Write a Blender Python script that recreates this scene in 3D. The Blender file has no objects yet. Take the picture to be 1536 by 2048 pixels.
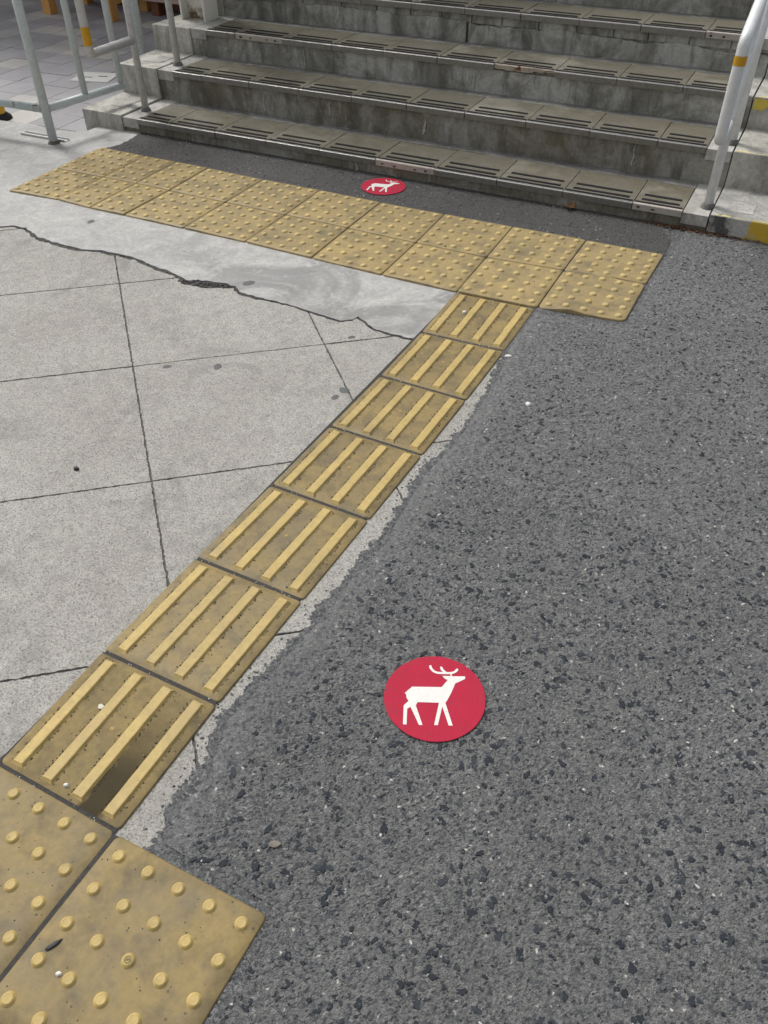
import bpy, bmesh, math, random
import numpy as np
from mathutils import Vector, Matrix
from mathutils.geometry import delaunay_2d_cdt
random.seed(7)
C = bpy.context.scene.collection
scene = bpy.context.scene

# ------------------------------------------------------------------ camera, sky, sun, exposure
cam_d = bpy.data.cameras.new('camera')
cam_d.sensor_fit = 'VERTICAL'; cam_d.sensor_height = 36.0
cam_d.lens = 1638.86 / 2048 * 36.0
cam_d.clip_start = 0.02; cam_d.clip_end = 500
cam = bpy.data.objects.new('camera', cam_d); C.objects.link(cam)
cam.location = (0.8918, -0.3868, 1.3828)
cam.rotation_euler = (0.83580, 0.00485, 0.48805)
scene.camera = cam

SUN_EL, SUN_AZ = math.radians(52), math.radians(-68)     # azimuth from +Y towards +X
w = bpy.data.worlds.new('World'); scene.world = w; w.use_nodes = True
nt = w.node_tree; nt.nodes.clear()
sky = nt.nodes.new('ShaderNodeTexSky'); sky.sky_type = 'NISHITA'; sky.sun_disc = False
sky.sun_elevation = SUN_EL; sky.sun_rotation = SUN_AZ; sky.air_density = 1.0; sky.dust_density = 4.0; sky.ozone_density = 1.0
hsv = nt.nodes.new('ShaderNodeHueSaturation'); hsv.inputs['Saturation'].default_value = 0.22
bg = nt.nodes.new('ShaderNodeBackground'); bg.inputs['Strength'].default_value = 0.105
out = nt.nodes.new('ShaderNodeOutputWorld')
nt.links.new(sky.outputs[0], hsv.inputs['Color']); nt.links.new(hsv.outputs[0], bg.inputs['Color']); nt.links.new(bg.outputs[0], out.inputs['Surface'])
sun_d = bpy.data.lights.new('sun', 'SUN'); sun_d.energy = 1.5; sun_d.angle = math.radians(16); sun_d.color = (1.0, 0.975, 0.94)
sun = bpy.data.objects.new('sun', sun_d); C.objects.link(sun)
sd_ = Vector((math.sin(SUN_AZ)*math.cos(SUN_EL), math.cos(SUN_AZ)*math.cos(SUN_EL), math.sin(SUN_EL)))
sun.rotation_euler = sd_.to_track_quat('Z', 'Y').to_euler()
vs = scene.view_settings
vs.view_transform = 'Standard'; vs.look = 'None'; vs.gamma = 1.0; vs.use_curve_mapping = False
vs.exposure = 0.60

# ------------------------------------------------------------------ helpers
def link(name, me, mat=None, parent=None, loc=None, rot=None):
    o = bpy.data.objects.new(name, me); C.objects.link(o)
    if mat is not None and me is not None and not me.materials: me.materials.append(mat)
    if parent is not None: o.parent = parent
    if loc is not None: o.location = loc
    if rot is not None: o.rotation_euler = rot
    return o
def tag(o, label, cat, group=None):
    o['label'] = label; o['category'] = cat
    if group: o['group'] = group
    return o
def struct(o): o['kind'] = 'structure'; return o
def stuff(o): o['kind'] = 'stuff'; return o
def empty(name, loc=(0,0,0), rz=0):
    o = bpy.data.objects.new(name, None); C.objects.link(o); o.location = loc; o.rotation_euler = (0,0,rz); o.empty_display_size = 0.1
    return o
def pd(name, verts, faces, smooth=False):
    me = bpy.data.meshes.new(name); me.from_pydata(verts, [], faces); me.update()
    if smooth:
        for p in me.polygons: p.use_smooth = True
    return me
def bm_mesh(name, bm, smooth=False):
    me = bpy.data.meshes.new(name); bmesh.ops.recalc_face_normals(bm, faces=bm.faces[:]); bm.to_mesh(me); bm.free()
    if smooth:
        for p in me.polygons: p.use_smooth = True
    return me
def add_box(bm, x0, x1, y0, y1, z0, z1, bev=0.0):
    r = bmesh.ops.create_cube(bm, size=1.0)
    for v in r['verts']:
        v.co = Vector((x0 if v.co.x < 0 else x1, y0 if v.co.y < 0 else y1, z0 if v.co.z < 0 else z1))
    if bev:
        es = list({e for v in r['verts'] for e in v.link_edges})
        bmesh.ops.bevel(bm, geom=es, offset=bev, segments=2, profile=0.6, affect='EDGES')
def box_mesh(name, x0, x1, y0, y1, z0, z1, bev=0.0):
    bm = bmesh.new(); add_box(bm, x0, x1, y0, y1, z0, z1, bev); return bm_mesh(name, bm)
def tube_mesh(name, pts, r, n=18, caps=True, fillet=0.0):
    P = [Vector(p) for p in pts]
    if fillet:
        Q = [P[0]]
        for i in range(1, len(P)-1):
            a = (P[i-1]-P[i]).normalized(); b = (P[i+1]-P[i]).normalized()
            p0 = P[i]+a*fillet; p2 = P[i]+b*fillet
            for k in range(7):
                t = k/6; Q.append(p0*(1-t)**2 + P[i]*2*t*(1-t) + p2*t*t)
        Q.append(P[-1]); P = Q
    verts = []; faces = []; up = None
    for i, p in enumerate(P):
        d = (P[min(i+1, len(P)-1)] - P[max(i-1, 0)]).normalized()
        if up is None:
            up = Vector((0,0,1)) if abs(d.z) < 0.9 else Vector((1,0,0))
        x = d.cross(up).normalized(); y = x.cross(d).normalized(); up = y
        for k in range(n):
            a = 2*math.pi*k/n; verts.append(tuple(p + x*math.cos(a)*r + y*math.sin(a)*r))
    for i in range(len(P)-1):
        for k in range(n):
            k2 = (k+1) % n
            faces.append((i*n+k, i*n+k2, (i+1)*n+k2, (i+1)*n+k))
    ns = len(faces)
    if caps: faces.append(tuple(range(n-1, -1, -1))); faces.append(tuple(range((len(P)-1)*n, len(P)*n)))
    me = pd(name, verts, faces)
    for i, p in enumerate(me.polygons): p.use_smooth = i < ns
    return me
def area2(P): return sum(P[i][0]*P[(i+1) % len(P)][1]-P[(i+1) % len(P)][0]*P[i][1] for i in range(len(P)))
def slab_mesh(name, poly, z0, z1):
    if area2(poly) < 0: poly = poly[::-1]
    n = len(poly)
    vo, _, fo_, _, _, _ = delaunay_2d_cdt([Vector(p) for p in poly], [], [list(range(n))], 1, 1e-6)
    verts = [(v.x, v.y, z1) for v in vo]; faces = []
    for f in fo_:
        A_ = area2([(vo[i].x, vo[i].y) for i in f])
        if abs(A_) > 1e-10: faces.append(tuple(f) if A_ > 0 else tuple(f)[::-1])
    b = len(verts); verts += [(x, y, z1) for x, y in poly]+[(x, y, z0) for x, y in poly]
    for i in range(n): j = (i+1) % n; faces.append((b+i, b+n+i, b+n+j, b+j))
    return pd(name, verts, faces)
def clip(poly, conv):
    out_ = poly
    for i in range(len(conv)):
        a = conv[i]; b = conv[(i+1) % len(conv)]
        inside = lambda p: (b[0]-a[0])*(p[1]-a[1])-(b[1]-a[1])*(p[0]-a[0]) >= 0
        src = out_; out_ = []
        for k in range(len(src)):
            p = src[k-1]; q = src[k]
            ip, iq = inside(p), inside(q)
            if ip != iq:
                d1 = (b[0]-a[0])*(p[1]-a[1])-(b[1]-a[1])*(p[0]-a[0]); d2 = (b[0]-a[0])*(q[1]-a[1])-(b[1]-a[1])*(q[0]-a[0])
                t = d1/(d1-d2); out_.append((p[0]+(q[0]-p[0])*t, p[1]+(q[1]-p[1])*t))
            if iq: out_.append(q)
        if len(out_) < 3: return []
    return out_
def rough_line(pts, step, amp, seed=0):
    """subdivide a polyline and make it ragged"""
    r = random.Random(seed); o = []
    for i in range(len(pts)-1):
        (x0, y0), (x1, y1) = pts[i], pts[i+1]
        L = math.hypot(x1-x0, y1-y0); n = max(1, int(L/step))
        for k in range(n):
            t = k/n; j = r.uniform(-amp, amp) if (k or i) else 0
            o.append((x0+(x1-x0)*t-(y1-y0)/L*j, y0+(y1-y0)*t+(x1-x0)/L*j))
    o.append(pts[-1]); return o
def dedupe(P, eps=4e-4):
    o = []
    for p in P:
        if not o or math.hypot(p[0]-o[-1][0], p[1]-o[-1][1]) > eps: o.append(p)
    while len(o) > 1 and math.hypot(o[0][0]-o[-1][0], o[0][1]-o[-1][1]) <= eps: o.pop()
    return o

# ------------------------------------------------------------------ materials
class NT:
    def __init__(s, name):
        s.m = bpy.data.materials.new(name); s.m.use_nodes = True; s.t = s.m.node_tree; s.b = s.t.nodes['Principled BSDF']
        s.pos = s.t.nodes.new('ShaderNodeNewGeometry').outputs['Position']
    def n(s, typ, **kw):
        nd = s.t.nodes.new('ShaderNode'+typ)
        for k, v in kw.items():
            if k.startswith('_'): setattr(nd, k[1:], v)
        return nd
    def set(s, sock, v):
        if isinstance(v, bpy.types.NodeSocket): s.t.links.new(v, sock)
        elif isinstance(v, (tuple, list)) and len(v) == 3 and sock.type == 'RGBA': sock.default_value = (*v, 1)
        else: sock.default_value = v
    def objco(s): return s.n('TexCoord').outputs['Object']
    def scale(s, vec, sc):
        m = s.n('Mapping'); s.set(m.inputs['Vector'], vec); m.inputs['Scale'].default_value = sc; return m.outputs[0]
    def noise(s, scale, detail=4, rough=0.55, vec=None, dist=0.0):
        nd = s.n('TexNoise'); s.set(nd.inputs['Vector'], vec if vec is not None else s.pos)
        nd.inputs['Scale'].default_value = scale; nd.inputs['Detail'].default_value = detail; nd.inputs['Roughness'].default_value = rough; nd.inputs['Distortion'].default_value = dist
        return nd.outputs['Fac']
    def voro(s, scale, feat='F1', vec=None, out='Distance', rnd=1.0):
        nd = s.n('TexVoronoi', _feature=feat); s.set(nd.inputs['Vector'], vec if vec is not None else s.pos)
        nd.inputs['Scale'].default_value = scale; nd.inputs['Randomness'].default_value = rnd
        return nd.outputs[out]
    def sep(s, col):
        nd = s.n('SeparateColor'); s.set(nd.inputs[0], col); return nd.outputs
    def sepv(s, v):
        nd = s.n('SeparateXYZ'); s.set(nd.inputs[0], v); return nd.outputs
    def ramp(s, fac, stops, interp='LINEAR'):
        nd = s.n('ValToRGB'); s.set(nd.inputs[0], fac); cr = nd.color_ramp; cr.interpolation = interp
        while len(cr.elements) < len(stops): cr.elements.new(0.5)
        for e, (p, c) in zip(cr.elements, stops):
            e.position = p; e.color = (c, c, c, 1) if isinstance(c, (int, float)) else (*c, 1)
        return nd.outputs[0]
    def math(s, op, a, b=0.5, clamp=False):
        nd = s.n('Math', _operation=op); nd.use_clamp = clamp; s.set(nd.inputs[0], a); s.set(nd.inputs[1], b); return nd.outputs[0]
    def mix(s, fac, a, b, mode='MIX'):
        nd = s.n('MixRGB', _blend_type=mode); s.set(nd.inputs[0], fac); s.set(nd.inputs[1], a); s.set(nd.inputs[2], b); return nd.outputs[0]
    def rnd(s): return s.n('ObjectInfo').outputs['Random']
    def col(s, v): s.set(s.b.inputs['Base Color'], v)
    def rough(s, v): s.set(s.b.inputs['Roughness'], v)
    def spec(s, v): s.b.inputs['Specular IOR Level'].default_value = v
    def metal(s, v): s.set(s.b.inputs['Metallic'], v)
    def bump(s, h, dist=0.002, strength=1.0, prev=None):
        nd = s.n('Bump'); nd.inputs['Strength'].default_value = strength; nd.inputs['Distance'].default_value = dist
        s.set(nd.inputs['Height'], h)
        if prev is not None: s.set(nd.inputs['Normal'], prev)
        return nd.outputs[0]
    def normal(s, v): s.set(s.b.inputs['Normal'], v)

def m_asphalt(name, binder, dark, lightmix, grain=1.0):
    k = NT(name)
    wv = k.n('VectorMath', _operation='ADD'); k.set(wv.inputs[0], k.pos)
    wn = k.n('TexNoise'); k.set(wn.inputs['Vector'], k.pos); wn.inputs['Scale'].default_value = 210*grain; wn.inputs['Detail'].default_value = 2
    ws = k.n('VectorMath', _operation='SCALE'); k.set(ws.inputs[0], wn.outputs['Color']); ws.inputs['Scale'].default_value = 0.0045/grain; k.set(wv.inputs[1], ws.outputs[0]); P = wv.outputs[0]
    v1 = k.voro(215*grain, out='Color', vec=P); e1 = k.voro(215*grain, vec=P)
    v2 = k.voro(120*grain, out='Color', vec=P); d2 = k.voro(120*grain, feat='DISTANCE_TO_EDGE', vec=P)
    r1 = k.sep(v1)[0]; r2 = k.sep(v2)[0]; g2 = k.sep(v2)[1]
    c = k.mix(k.noise(2.6, 5), tuple(x*0.88 for x in binder), tuple(x*1.12 for x in binder))
    c = k.mix(1.0, c, k.ramp(r1, [(0, 0.42), (0.25, 0.85), (0.8, 1.15), (1, 1.75)]), 'MULTIPLY')
    stone = k.math('MULTIPLY', k.math('GREATER_THAN', r2, 0.80), k.math('GREATER_THAN', d2, 0.09))
    c = k.mix(k.math('MULTIPLY', stone, 0.8), c, k.mix(g2, dark, tuple(x*1.9 for x in dark)))
    pit = k.ramp(k.noise(300*grain, 4, 0.74), [(0.36, 1.0), (0.46, 0.0)])
    c = k.mix(k.math('MULTIPLY', pit, 0.85), c, tuple(x*0.22 for x in binder))
    hi = k.ramp(k.noise(380*grain, 3, 0.74), [(0.57, 0.0), (0.69, 1.0)])  # tiny highlights on the grain, painted into the colour as pale flecks
    c = k.mix(k.math('MULTIPLY', hi, 0.45), c, tuple(min(1, x*2.3) for x in binder))
    spark = k.math('MULTIPLY', k.math('GREATER_THAN', k.sep(v1)[1], 0.984), k.math('LESS_THAN', e1, 0.38))
    c = k.mix(k.math('MULTIPLY', spark, lightmix), c, (0.52, 0.50, 0.45))
    c = k.mix(1.0, c, k.ramp(k.noise(1.1, 5, 0.65, dist=0.8), [(0.32, 0.84), (0.66, 1.08)]), 'MULTIPLY')
    k.col(c); k.rough(k.ramp(k.noise(300, 2), [(0.3, 0.50), (0.7, 0.74)])); k.spec(0.5)
    n1 = k.bump(e1, 0.0080, 1.0); n2 = k.bump(k.noise(300*grain, 4, 0.74), 0.0100, 1.0, n1); k.normal(k.bump(k.noise(95, 4), 0.005, 0.7, n2))
    return k.m
ASPHALT = m_asphalt('asphalt', (0.215, 0.219, 0.222), (0.060, 0.065, 0.072), 0.75)
ASPHALT_FINE = m_asphalt('asphalt_fine', (0.150, 0.146, 0.138), (0.052, 0.051, 0.050), 0.7, 1.7)

def m_relief():
    k = NT('asphalt_stone_relief'); at = k.n('Attribute', _attribute_name='stone'); r = at.outputs['Fac']
    b = (0.205, 0.207, 0.208)
    c = k.ramp(r, [(0.0, (0.040, 0.045, 0.052)), (0.07, (0.066, 0.072, 0.080)), (0.18, (0.100, 0.105, 0.110)), (0.32, (0.140, 0.141, 0.140)), (0.70, (0.168, 0.168, 0.165)), (0.982, (0.215, 0.214, 0.208)), (0.990, (0.42, 0.41, 0.38)), (1.0, (0.55, 0.53, 0.49))])
    c = k.mix(1.0, c, k.ramp(k.noise(420, 4, 0.74), [(0.32, 0.40), (0.5, 1.0), (0.68, 1.8)]), 'MULTIPLY')
    c = k.mix(1.0, c, k.ramp(k.noise(1.1, 5, 0.65, dist=0.8), [(0.32, 0.86), (0.66, 1.08)]), 'MULTIPLY')
    k.col(c); k.rough(k.ramp(k.noise(260, 2), [(0.3, 0.42), (0.7, 0.68)])); k.spec(0.5)
    k.normal(k.bump(k.noise(520, 4, 0.72), 0.0045, 0.9)); return k.m
RELIEF = m_relief()
def m_chip(name, col, rough=0.5):
    k = NT(name); k.col(k.mix(k.noise(140, 4), tuple(x*0.7 for x in col), tuple(x*1.3 for x in col)))
    k.rough(rough); k.spec(0.14); k.normal(k.bump(k.noise(420, 3), 0.0016, 0.7)); return k.m
CHIPS = [m_chip('chip_dark', (0.025, 0.029, 0.035), 0.65), m_chip('chip_slate', (0.036, 0.041, 0.048), 0.6),
         m_chip('chip_grey', (0.135, 0.134, 0.130), 0.7), m_chip('chip_pale', (0.42, 0.41, 0.38), 0.6)]

def m_aggregate():
    k = NT('aggregate_concrete')
    big = k.noise(1.6, 5, 0.6, dist=0.5)
    c = k.mix(k.ramp(big, [(0.35, 0.0), (0.65, 1.0)]), (0.335, 0.320, 0.290), (0.405, 0.393, 0.362))
    v = k.voro(330, out='Color'); r = k.sep(v)
    c = k.mix(1.0, c, k.ramp(r[0], [(0, 0.62), (0.25, 0.93), (0.8, 1.07), (1, 1.25)]), 'MULTIPLY')
    pits = k.ramp(k.noise(190, 4, 0.72), [(0.34, 1.0), (0.43, 0.0)])
    c = k.mix(k.math('MULTIPLY', pits, 0.85), c, (0.10, 0.096, 0.088))
    pale = k.ramp(k.noise(260, 3, 0.7), [(0.58, 0.0), (0.70, 1.0)]); c = k.mix(k.math('MULTIPLY', pale, 0.45), c, (0.56, 0.545, 0.50))
    spk = k.math('GREATER_THAN', r[1], 0.965); c = k.mix(k.math('MULTIPLY', spk, 0.6), c, (0.085, 0.085, 0.085))
    grime = k.ramp(k.noise(4.5, 6, 0.68, dist=0.8), [(0.53, 0.0), (0.72, 1.0)])
    c = k.mix(k.math('MULTIPLY', grime, 0.55), c, (0.150, 0.146, 0.138))
    c = k.mix(1.0, c, k.ramp(k.noise(26, 4, 0.65), [(0.3, 0.86), (0.7, 1.08)]), 'MULTIPLY')
    k.col(c); k.rough(0.85)
    n1 = k.bump(k.noise(190, 4, 0.72), 0.0045, 0.9); n2 = k.bump(k.voro(330), 0.0012, 0.5, n1); k.normal(k.bump(k.noise(9, 4), 0.004, 0.4, n2)); return k.m
AGG = m_aggregate()
def m_patch():
    k = NT('smooth_concrete')
    x = k.sepv(k.pos)
    c = k.mix(k.noise(2.2, 6, 0.62, dist=0.6), (0.345, 0.340, 0.325), (0.50, 0.490, 0.465))
    # darker cement smear at the end by the bar tiles, as trowelled later
    grey = k.ramp(k.noise(3.3, 5, 0.6, dist=1.0), [(0.46, 0.0), (0.60, 1.0)])
    e = k.math('MULTIPLY', grey, k.ramp(k.math('ADD', k.math('MULTIPLY', x[0], 0.7), 1.15), [(0.05, 0.12), (0.55, 1.0)]))
    c = k.mix(k.math('MULTIPLY', e, 0.85), c, (0.20, 0.199, 0.194))
    c = k.mix(1.0, c, k.ramp(k.noise(60, 5, 0.7), [(0.3, 0.80), (0.6, 1.06)]), 'MULTIPLY')
    pits = k.ramp(k.noise(190, 3, 0.7), [(0.27, 1.0), (0.36, 0.0)]); c = k.mix(k.math('MULTIPLY', pits, 0.6), c, (0.17, 0.17, 0.165))
    mot = k.ramp(k.noise(9, 7, 0.75, dist=1.0), [(0.40, 0.0), (0.62, 1.0)]); c = k.mix(k.math('MULTIPLY', mot, 0.55), c, (0.23, 0.228, 0.222)); wh = k.ramp(k.noise(14, 7, 0.78, dist=0.6), [(0.56, 0.0), (0.70, 1.0)]); c = k.mix(k.math('MULTIPLY', wh, 0.5), c, (0.60, 0.595, 0.57))
    k.col(c); k.rough(0.8); n1 = k.bump(k.noise(150, 4, 0.6), 0.0020, 0.6); k.normal(k.bump(k.noise(7, 5), 0.010, 0.45, n1)); return k.m
PATCH = m_patch()
def m_simple(name, col, rough=0.6, var=0.2, sc=30, bump=0.0, bsc=200, metal=0.0, spec=0.5):
    k = NT(name); k.col(k.mix(k.noise(sc, 5, 0.6), tuple(x*(1-var) for x in col), tuple(min(1, x*(1+var)) for x in col)))
    k.rough(rough); k.metal(metal); k.spec(spec)
    if bump: k.normal(k.bump(k.noise(bsc, 4, 0.65), bump, 0.7))
    return k.m
EARTH = m_simple('dirt_joint', (0.045, 0.042, 0.038), 0.95, 0.6, 120, 0.004, 160)
SCORE = m_simple('score_dirt', (0.10, 0.095, 0.085), 0.95, 0.6, 150, 0.003, 160)
TAR = m_simple('tar_filler', (0.06, 0.058, 0.055), 0.85, 0.5, 70, 0.008, 90)

def m_rubber(name, base, bright, grime, stain=False, raised=False):
    k = NT(name)
    big = k.noise(7.0, 5, 0.6, dist=0.2); rn = k.rnd()
    c = k.mix(k.ramp(big, [(0.38, 0.0), (0.66, 1.0)]), base, bright)
    g = k.ramp(k.noise(12.5, 6, 0.66, dist=0.15), [(0.47, 0.0), (0.68, 1.0)])
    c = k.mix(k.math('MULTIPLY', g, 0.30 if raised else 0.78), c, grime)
    c = k.mix(1.0, c, k.ramp(k.noise(75, 5, 0.65), [(0.3, 0.86), (0.7, 1.10)]), 'MULTIPLY')
    v = k.voro(95, out='Color'); d = k.voro(95); sp = k.math('MULTIPLY', k.math('GREATER_THAN', k.sep(v)[0], 0.86), k.math('LESS_THAN', d, k.math('MULTIPLY', k.sep(v)[1], 0.26)))
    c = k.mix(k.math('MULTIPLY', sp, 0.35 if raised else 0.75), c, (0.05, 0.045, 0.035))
    c = k.mix(1.0, c, k.ramp(rn, [(0, (0.93, 0.93, 0.95)), (1, (1.05, 1.04, 1.0))]), 'MULTIPLY')
    if stain:
        o = k.sepv(k.objco())
        wob = k.math('MULTIPLY', k.math('SUBTRACT', k.noise(14, 5, 0.6), 0.5), 0.09)
        u = k.math('ADD', o[0], wob)
        m = k.math('MULTIPLY', k.ramp(k.math('MULTIPLY', k.math('SUBTRACT', u, 0.040), 40), [(0.0, 0.0), (0.5, 1.0)]), k.ramp(k.math('MULTIPLY', k.math('SUBTRACT', 0.113, u), 60), [(0.0, 0.0), (0.8, 1.0)]))
        m = k.math('MULTIPLY', m, k.ramp(k.math('ADD', k.math('MULTIPLY', k.math('ADD', o[1], wob), -3.0), 0.55), [(0.15, 0.0), (0.75, 1.0)]))
        c = k.mix(k.math('MULTIPLY', m, 0.92), c, (0.034, 0.027, 0.013))
    k.col(c); k.rough(0.78 if stain else k.ramp(big, [(0.3, 0.50), (0.7, 0.68)])); k.spec(0.18 if stain else 0.35)
    n1 = k.bump(k.noise(330, 4, 0.65), 0.0008, 0.5); k.normal(k.bump(k.noise(24, 4), 0.0015, 0.45, n1)); return k.m
RUB = m_rubber('yellow_rubber', (0.192, 0.144, 0.062), (0.262, 0.192, 0.075), (0.098, 0.080, 0.046))
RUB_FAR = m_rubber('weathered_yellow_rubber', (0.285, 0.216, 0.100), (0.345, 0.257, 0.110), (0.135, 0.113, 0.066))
RUB_STAIN = m_rubber('stained_yellow_rubber', (0.222, 0.170, 0.080), (0.288, 0.216, 0.092), (0.120, 0.100, 0.062), stain=True)
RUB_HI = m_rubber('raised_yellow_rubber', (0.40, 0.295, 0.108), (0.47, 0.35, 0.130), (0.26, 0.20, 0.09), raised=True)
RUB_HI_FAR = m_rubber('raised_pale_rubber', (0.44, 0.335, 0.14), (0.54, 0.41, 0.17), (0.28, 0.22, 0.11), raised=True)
EMB = m_simple('emblem_olive', (0.12, 0.085, 0.02), 0.6, 0.2, 300)
EMB_HI = m_simple('emblem_yellow', (0.55, 0.37, 0.10), 0.6, 0.2, 300)

def m_sticker():
    k = NT('red_vinyl')
    o = k.objco(); 
    chk = k.voro(430, vec=o, rnd=0.0)
    c = k.mix(k.noise(20, 5, 0.6, dist=0.5), (0.35, 0.006, 0.030), (0.44, 0.012, 0.044))
    c = k.mix(k.ramp(chk, [(0.2, 0.30), (0.5, 0.0)]), c, (0.30, 0.060, 0.078))
    c = k.mix(k.math('MULTIPLY', k.ramp(k.noise(34, 5, 0.7), [(0.52, 0), (0.72, 1)]), 0.5), c, (0.22, 0.035, 0.05))
    k.col(c); k.rough(0.7); k.spec(0.2); k.normal(k.bump(k.noise(160, 3), 0.0007, 0.5, k.bump(chk, 0.0005, 0.4))); return k.m
STICK = m_sticker()
def m_white():
    k = NT('white_print'); c = k.mix(k.noise(60, 5), (0.60, 0.585, 0.545), (0.72, 0.705, 0.665))
    sp = k.ramp(k.noise(190, 4, 0.75), [(0.30, 1.0), (0.39, 0.0)]); c = k.mix(k.math('MULTIPLY', sp, 0.7), c, (0.20, 0.20, 0.19))
    k.col(c); k.rough(0.6); return k.m
WHITE = m_white()

def m_riser(name, a, b, dk, paint=None):
    k = NT(name); o = k.objco()
    st = k.scale(o, (1.0, 1.0, 0.22))
    c = k.mix(k.ramp(k.noise(4.2, 6, 0.66, vec=o, dist=0.9), [(0.42, 0), (0.58, 1)]), a, b)
    c = k.mix(k.math('MULTIPLY', k.ramp(k.noise(13, 6, 0.7, vec=st), [(0.48, 0), (0.64, 1)]), 0.7), c, dk)
    ef = k.math('MULTIPLY', k.ramp(k.noise(17, 5, 0.7, vec=st, dist=1.2), [(0.58, 0), (0.70, 1)]), 0.50)
    c = k.mix(ef, c, (0.40, 0.40, 0.37))
    c = k.mix(1.0, c, k.ramp(k.noise(70, 5, 0.7, vec=o), [(0.3, 0.78), (0.7, 1.15)]), 'MULTIPLY')
    if paint:
        x = k.sepv(o)
        edge = k.math('MULTIPLY', k.math('SUBTRACT', k.noise(30, 4, 0.7, vec=o), 0.5), 0.05)
        u = k.math('ADD', x[0], k.math('ADD', edge, k.math('MULTIPLY', x[2], -0.25)))
        wear = k.ramp(k.noise(24, 5, 0.7, vec=o), [(0.36, 0.15), (0.5, 1.0)])
        ye = k.math('MULTIPLY', k.math('GREATER_THAN', u, 0.760), wear); bl = k.math('MULTIPLY', k.math('MULTIPLY', k.math('LESS_THAN', u, 0.700), k.ramp(k.noise(18, 4, 0.7, vec=o), [(0.40, 0.0), (0.52, 0.85)])), k.math('GREATER_THAN', u, 0.595))
        front = k.math('LESS_THAN', x[1], paint+0.004)
        c = k.mix(k.math('MULTIPLY', bl, front), c, (0.045, 0.045, 0.045))
        c = k.mix(k.math('MULTIPLY', ye, front), c, (0.55, 0.36, 0.03))
    k.col(c); k.rough(0.72); n1 = k.bump(k.noise(85, 5, 0.65, vec=o), 0.003, 0.6); k.normal(k.bump(k.noise(8, 4, vec=o), 0.012, 0.5, n1)); return k.m
RISER = m_riser('stained_concrete', (0.160, 0.145, 0.102), (0.285, 0.275, 0.240), (0.066, 0.059, 0.043))
RISER_UP = m_riser('upper_stained_concrete', (0.215, 0.208, 0.178), (0.42, 0.413, 0.375), (0.085, 0.081, 0.068))
CHEEK = m_riser('cheek_concrete', (0.32, 0.31, 0.27), (0.47, 0.455, 0.41), (0.18, 0.172, 0.145))
CHEEK_P = m_riser('painted_cheek_concrete', (0.26, 0.26, 0.235), (0.42, 0.41, 0.38), (0.15, 0.145, 0.125), paint=3.026)
MORTAR = m_riser('pale_mortar', (0.33, 0.32, 0.29), (0.46, 0.45, 0.42), (0.20, 0.19, 0.17))
MORTAR_DK = m_riser('grey_mortar', (0.13, 0.128, 0.118), (0.21, 0.208, 0.195), (0.08, 0.078, 0.07))
def m_tread():
    k = NT('tread_tile'); o = k.objco(); rn = k.rnd()
    c = k.mix(k.noise(9, 5, 0.6, dist=0.6), (0.112, 0.100, 0.068), (0.162, 0.148, 0.108))
    pale = k.math('MULTIPLY', k.ramp(k.noise(4.2, 4, 0.6), [(0.50, 0), (0.66, 1)]), k.ramp(rn, [(0.35, 0.05), (1.0, 0.9)]))
    c = k.mix(k.math('MULTIPLY', pale, 0.65), c, (0.34, 0.325, 0.265))
    c = k.mix(1.0, c, k.ramp(k.noise(45, 5, 0.7), [(0.3, 0.82), (0.7, 1.1)]), 'MULTIPLY')
    k.col(c); k.rough(k.ramp(k.noise(14, 4), [(0.3, 0.36), (0.7, 0.55)])); k.spec(0.55); k.normal(k.bump(k.noise(160, 4), 0.0008, 0.5)); return k.m
TREAD = m_tread()
def m_metal(name, col, rough, metal=0.8, wear=0.5, rust=0.0, dirt=(0.08, 0.078, 0.07)):
    k = NT(name); o = k.objco()
    c = k.mix(k.noise(26, 5, 0.65), tuple(x*0.82 for x in col), tuple(min(1, x*1.12) for x in col))
    c = k.mix(k.math('MULTIPLY', k.ramp(k.noise(60, 5, 0.72), [(0.5, 0), (0.74, 1)]), wear), c, dirt)
    if rust:
        r_ = k.ramp(k.noise(15, 6, 0.75, dist=0.4), [(0.68-0.1*rust, 0), (0.74-0.1*rust, 1)])
        c = k.mix(r_, c, (0.14, 0.055, 0.025)); k.metal(k.math('MULTIPLY', k.math('SUBTRACT', 1.0, r_), metal))
    else: k.metal(metal)
    k.col(c); k.rough(k.ramp(k.noise(35, 4), [(0.3, rough*0.8), (0.7, min(1, rough*1.3))])); k.normal(k.bump(k.noise(120, 4), 0.0006, 0.4)); return k.m
NOSING = m_metal('nosing_metal', (0.26, 0.255, 0.24), 0.42, 0.75, 0.5)
NOSING_BARE = m_metal('bare_nosing', (0.42, 0.38, 0.33), 0.7, 0.1, 0.35, 0.6)
NOSING_BROKE = m_metal('broken_nosing', (0.40, 0.34, 0.27), 0.8, 0.0, 0.4, 1.0)
GRIP = m_simple('grip_rubber', (0.014, 0.014, 0.016), 0.8, 0.3, 60, spec=0.15)
PIPE = m_metal('galvanised_pipe', (0.54, 0.53, 0.51), 0.45, 0.15, 0.40)
PIPE_W = m_metal('silver_painted_pipe', (0.72, 0.73, 0.73), 0.36, 0.15, 0.15)
FENCE = m_metal('pale_blue_grey_paint', (0.50, 0.545, 0.54), 0.42, 0.0, 0.25, 0.35)
FENCE_R = m_metal('rusting_pale_paint', (0.46, 0.52, 0.51), 0.5, 0.0, 0.25, 1.15)
BAND = m_simple('amber_tape', (0.56, 0.30, 0.008), 0.35, 0.15, 40)
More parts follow.
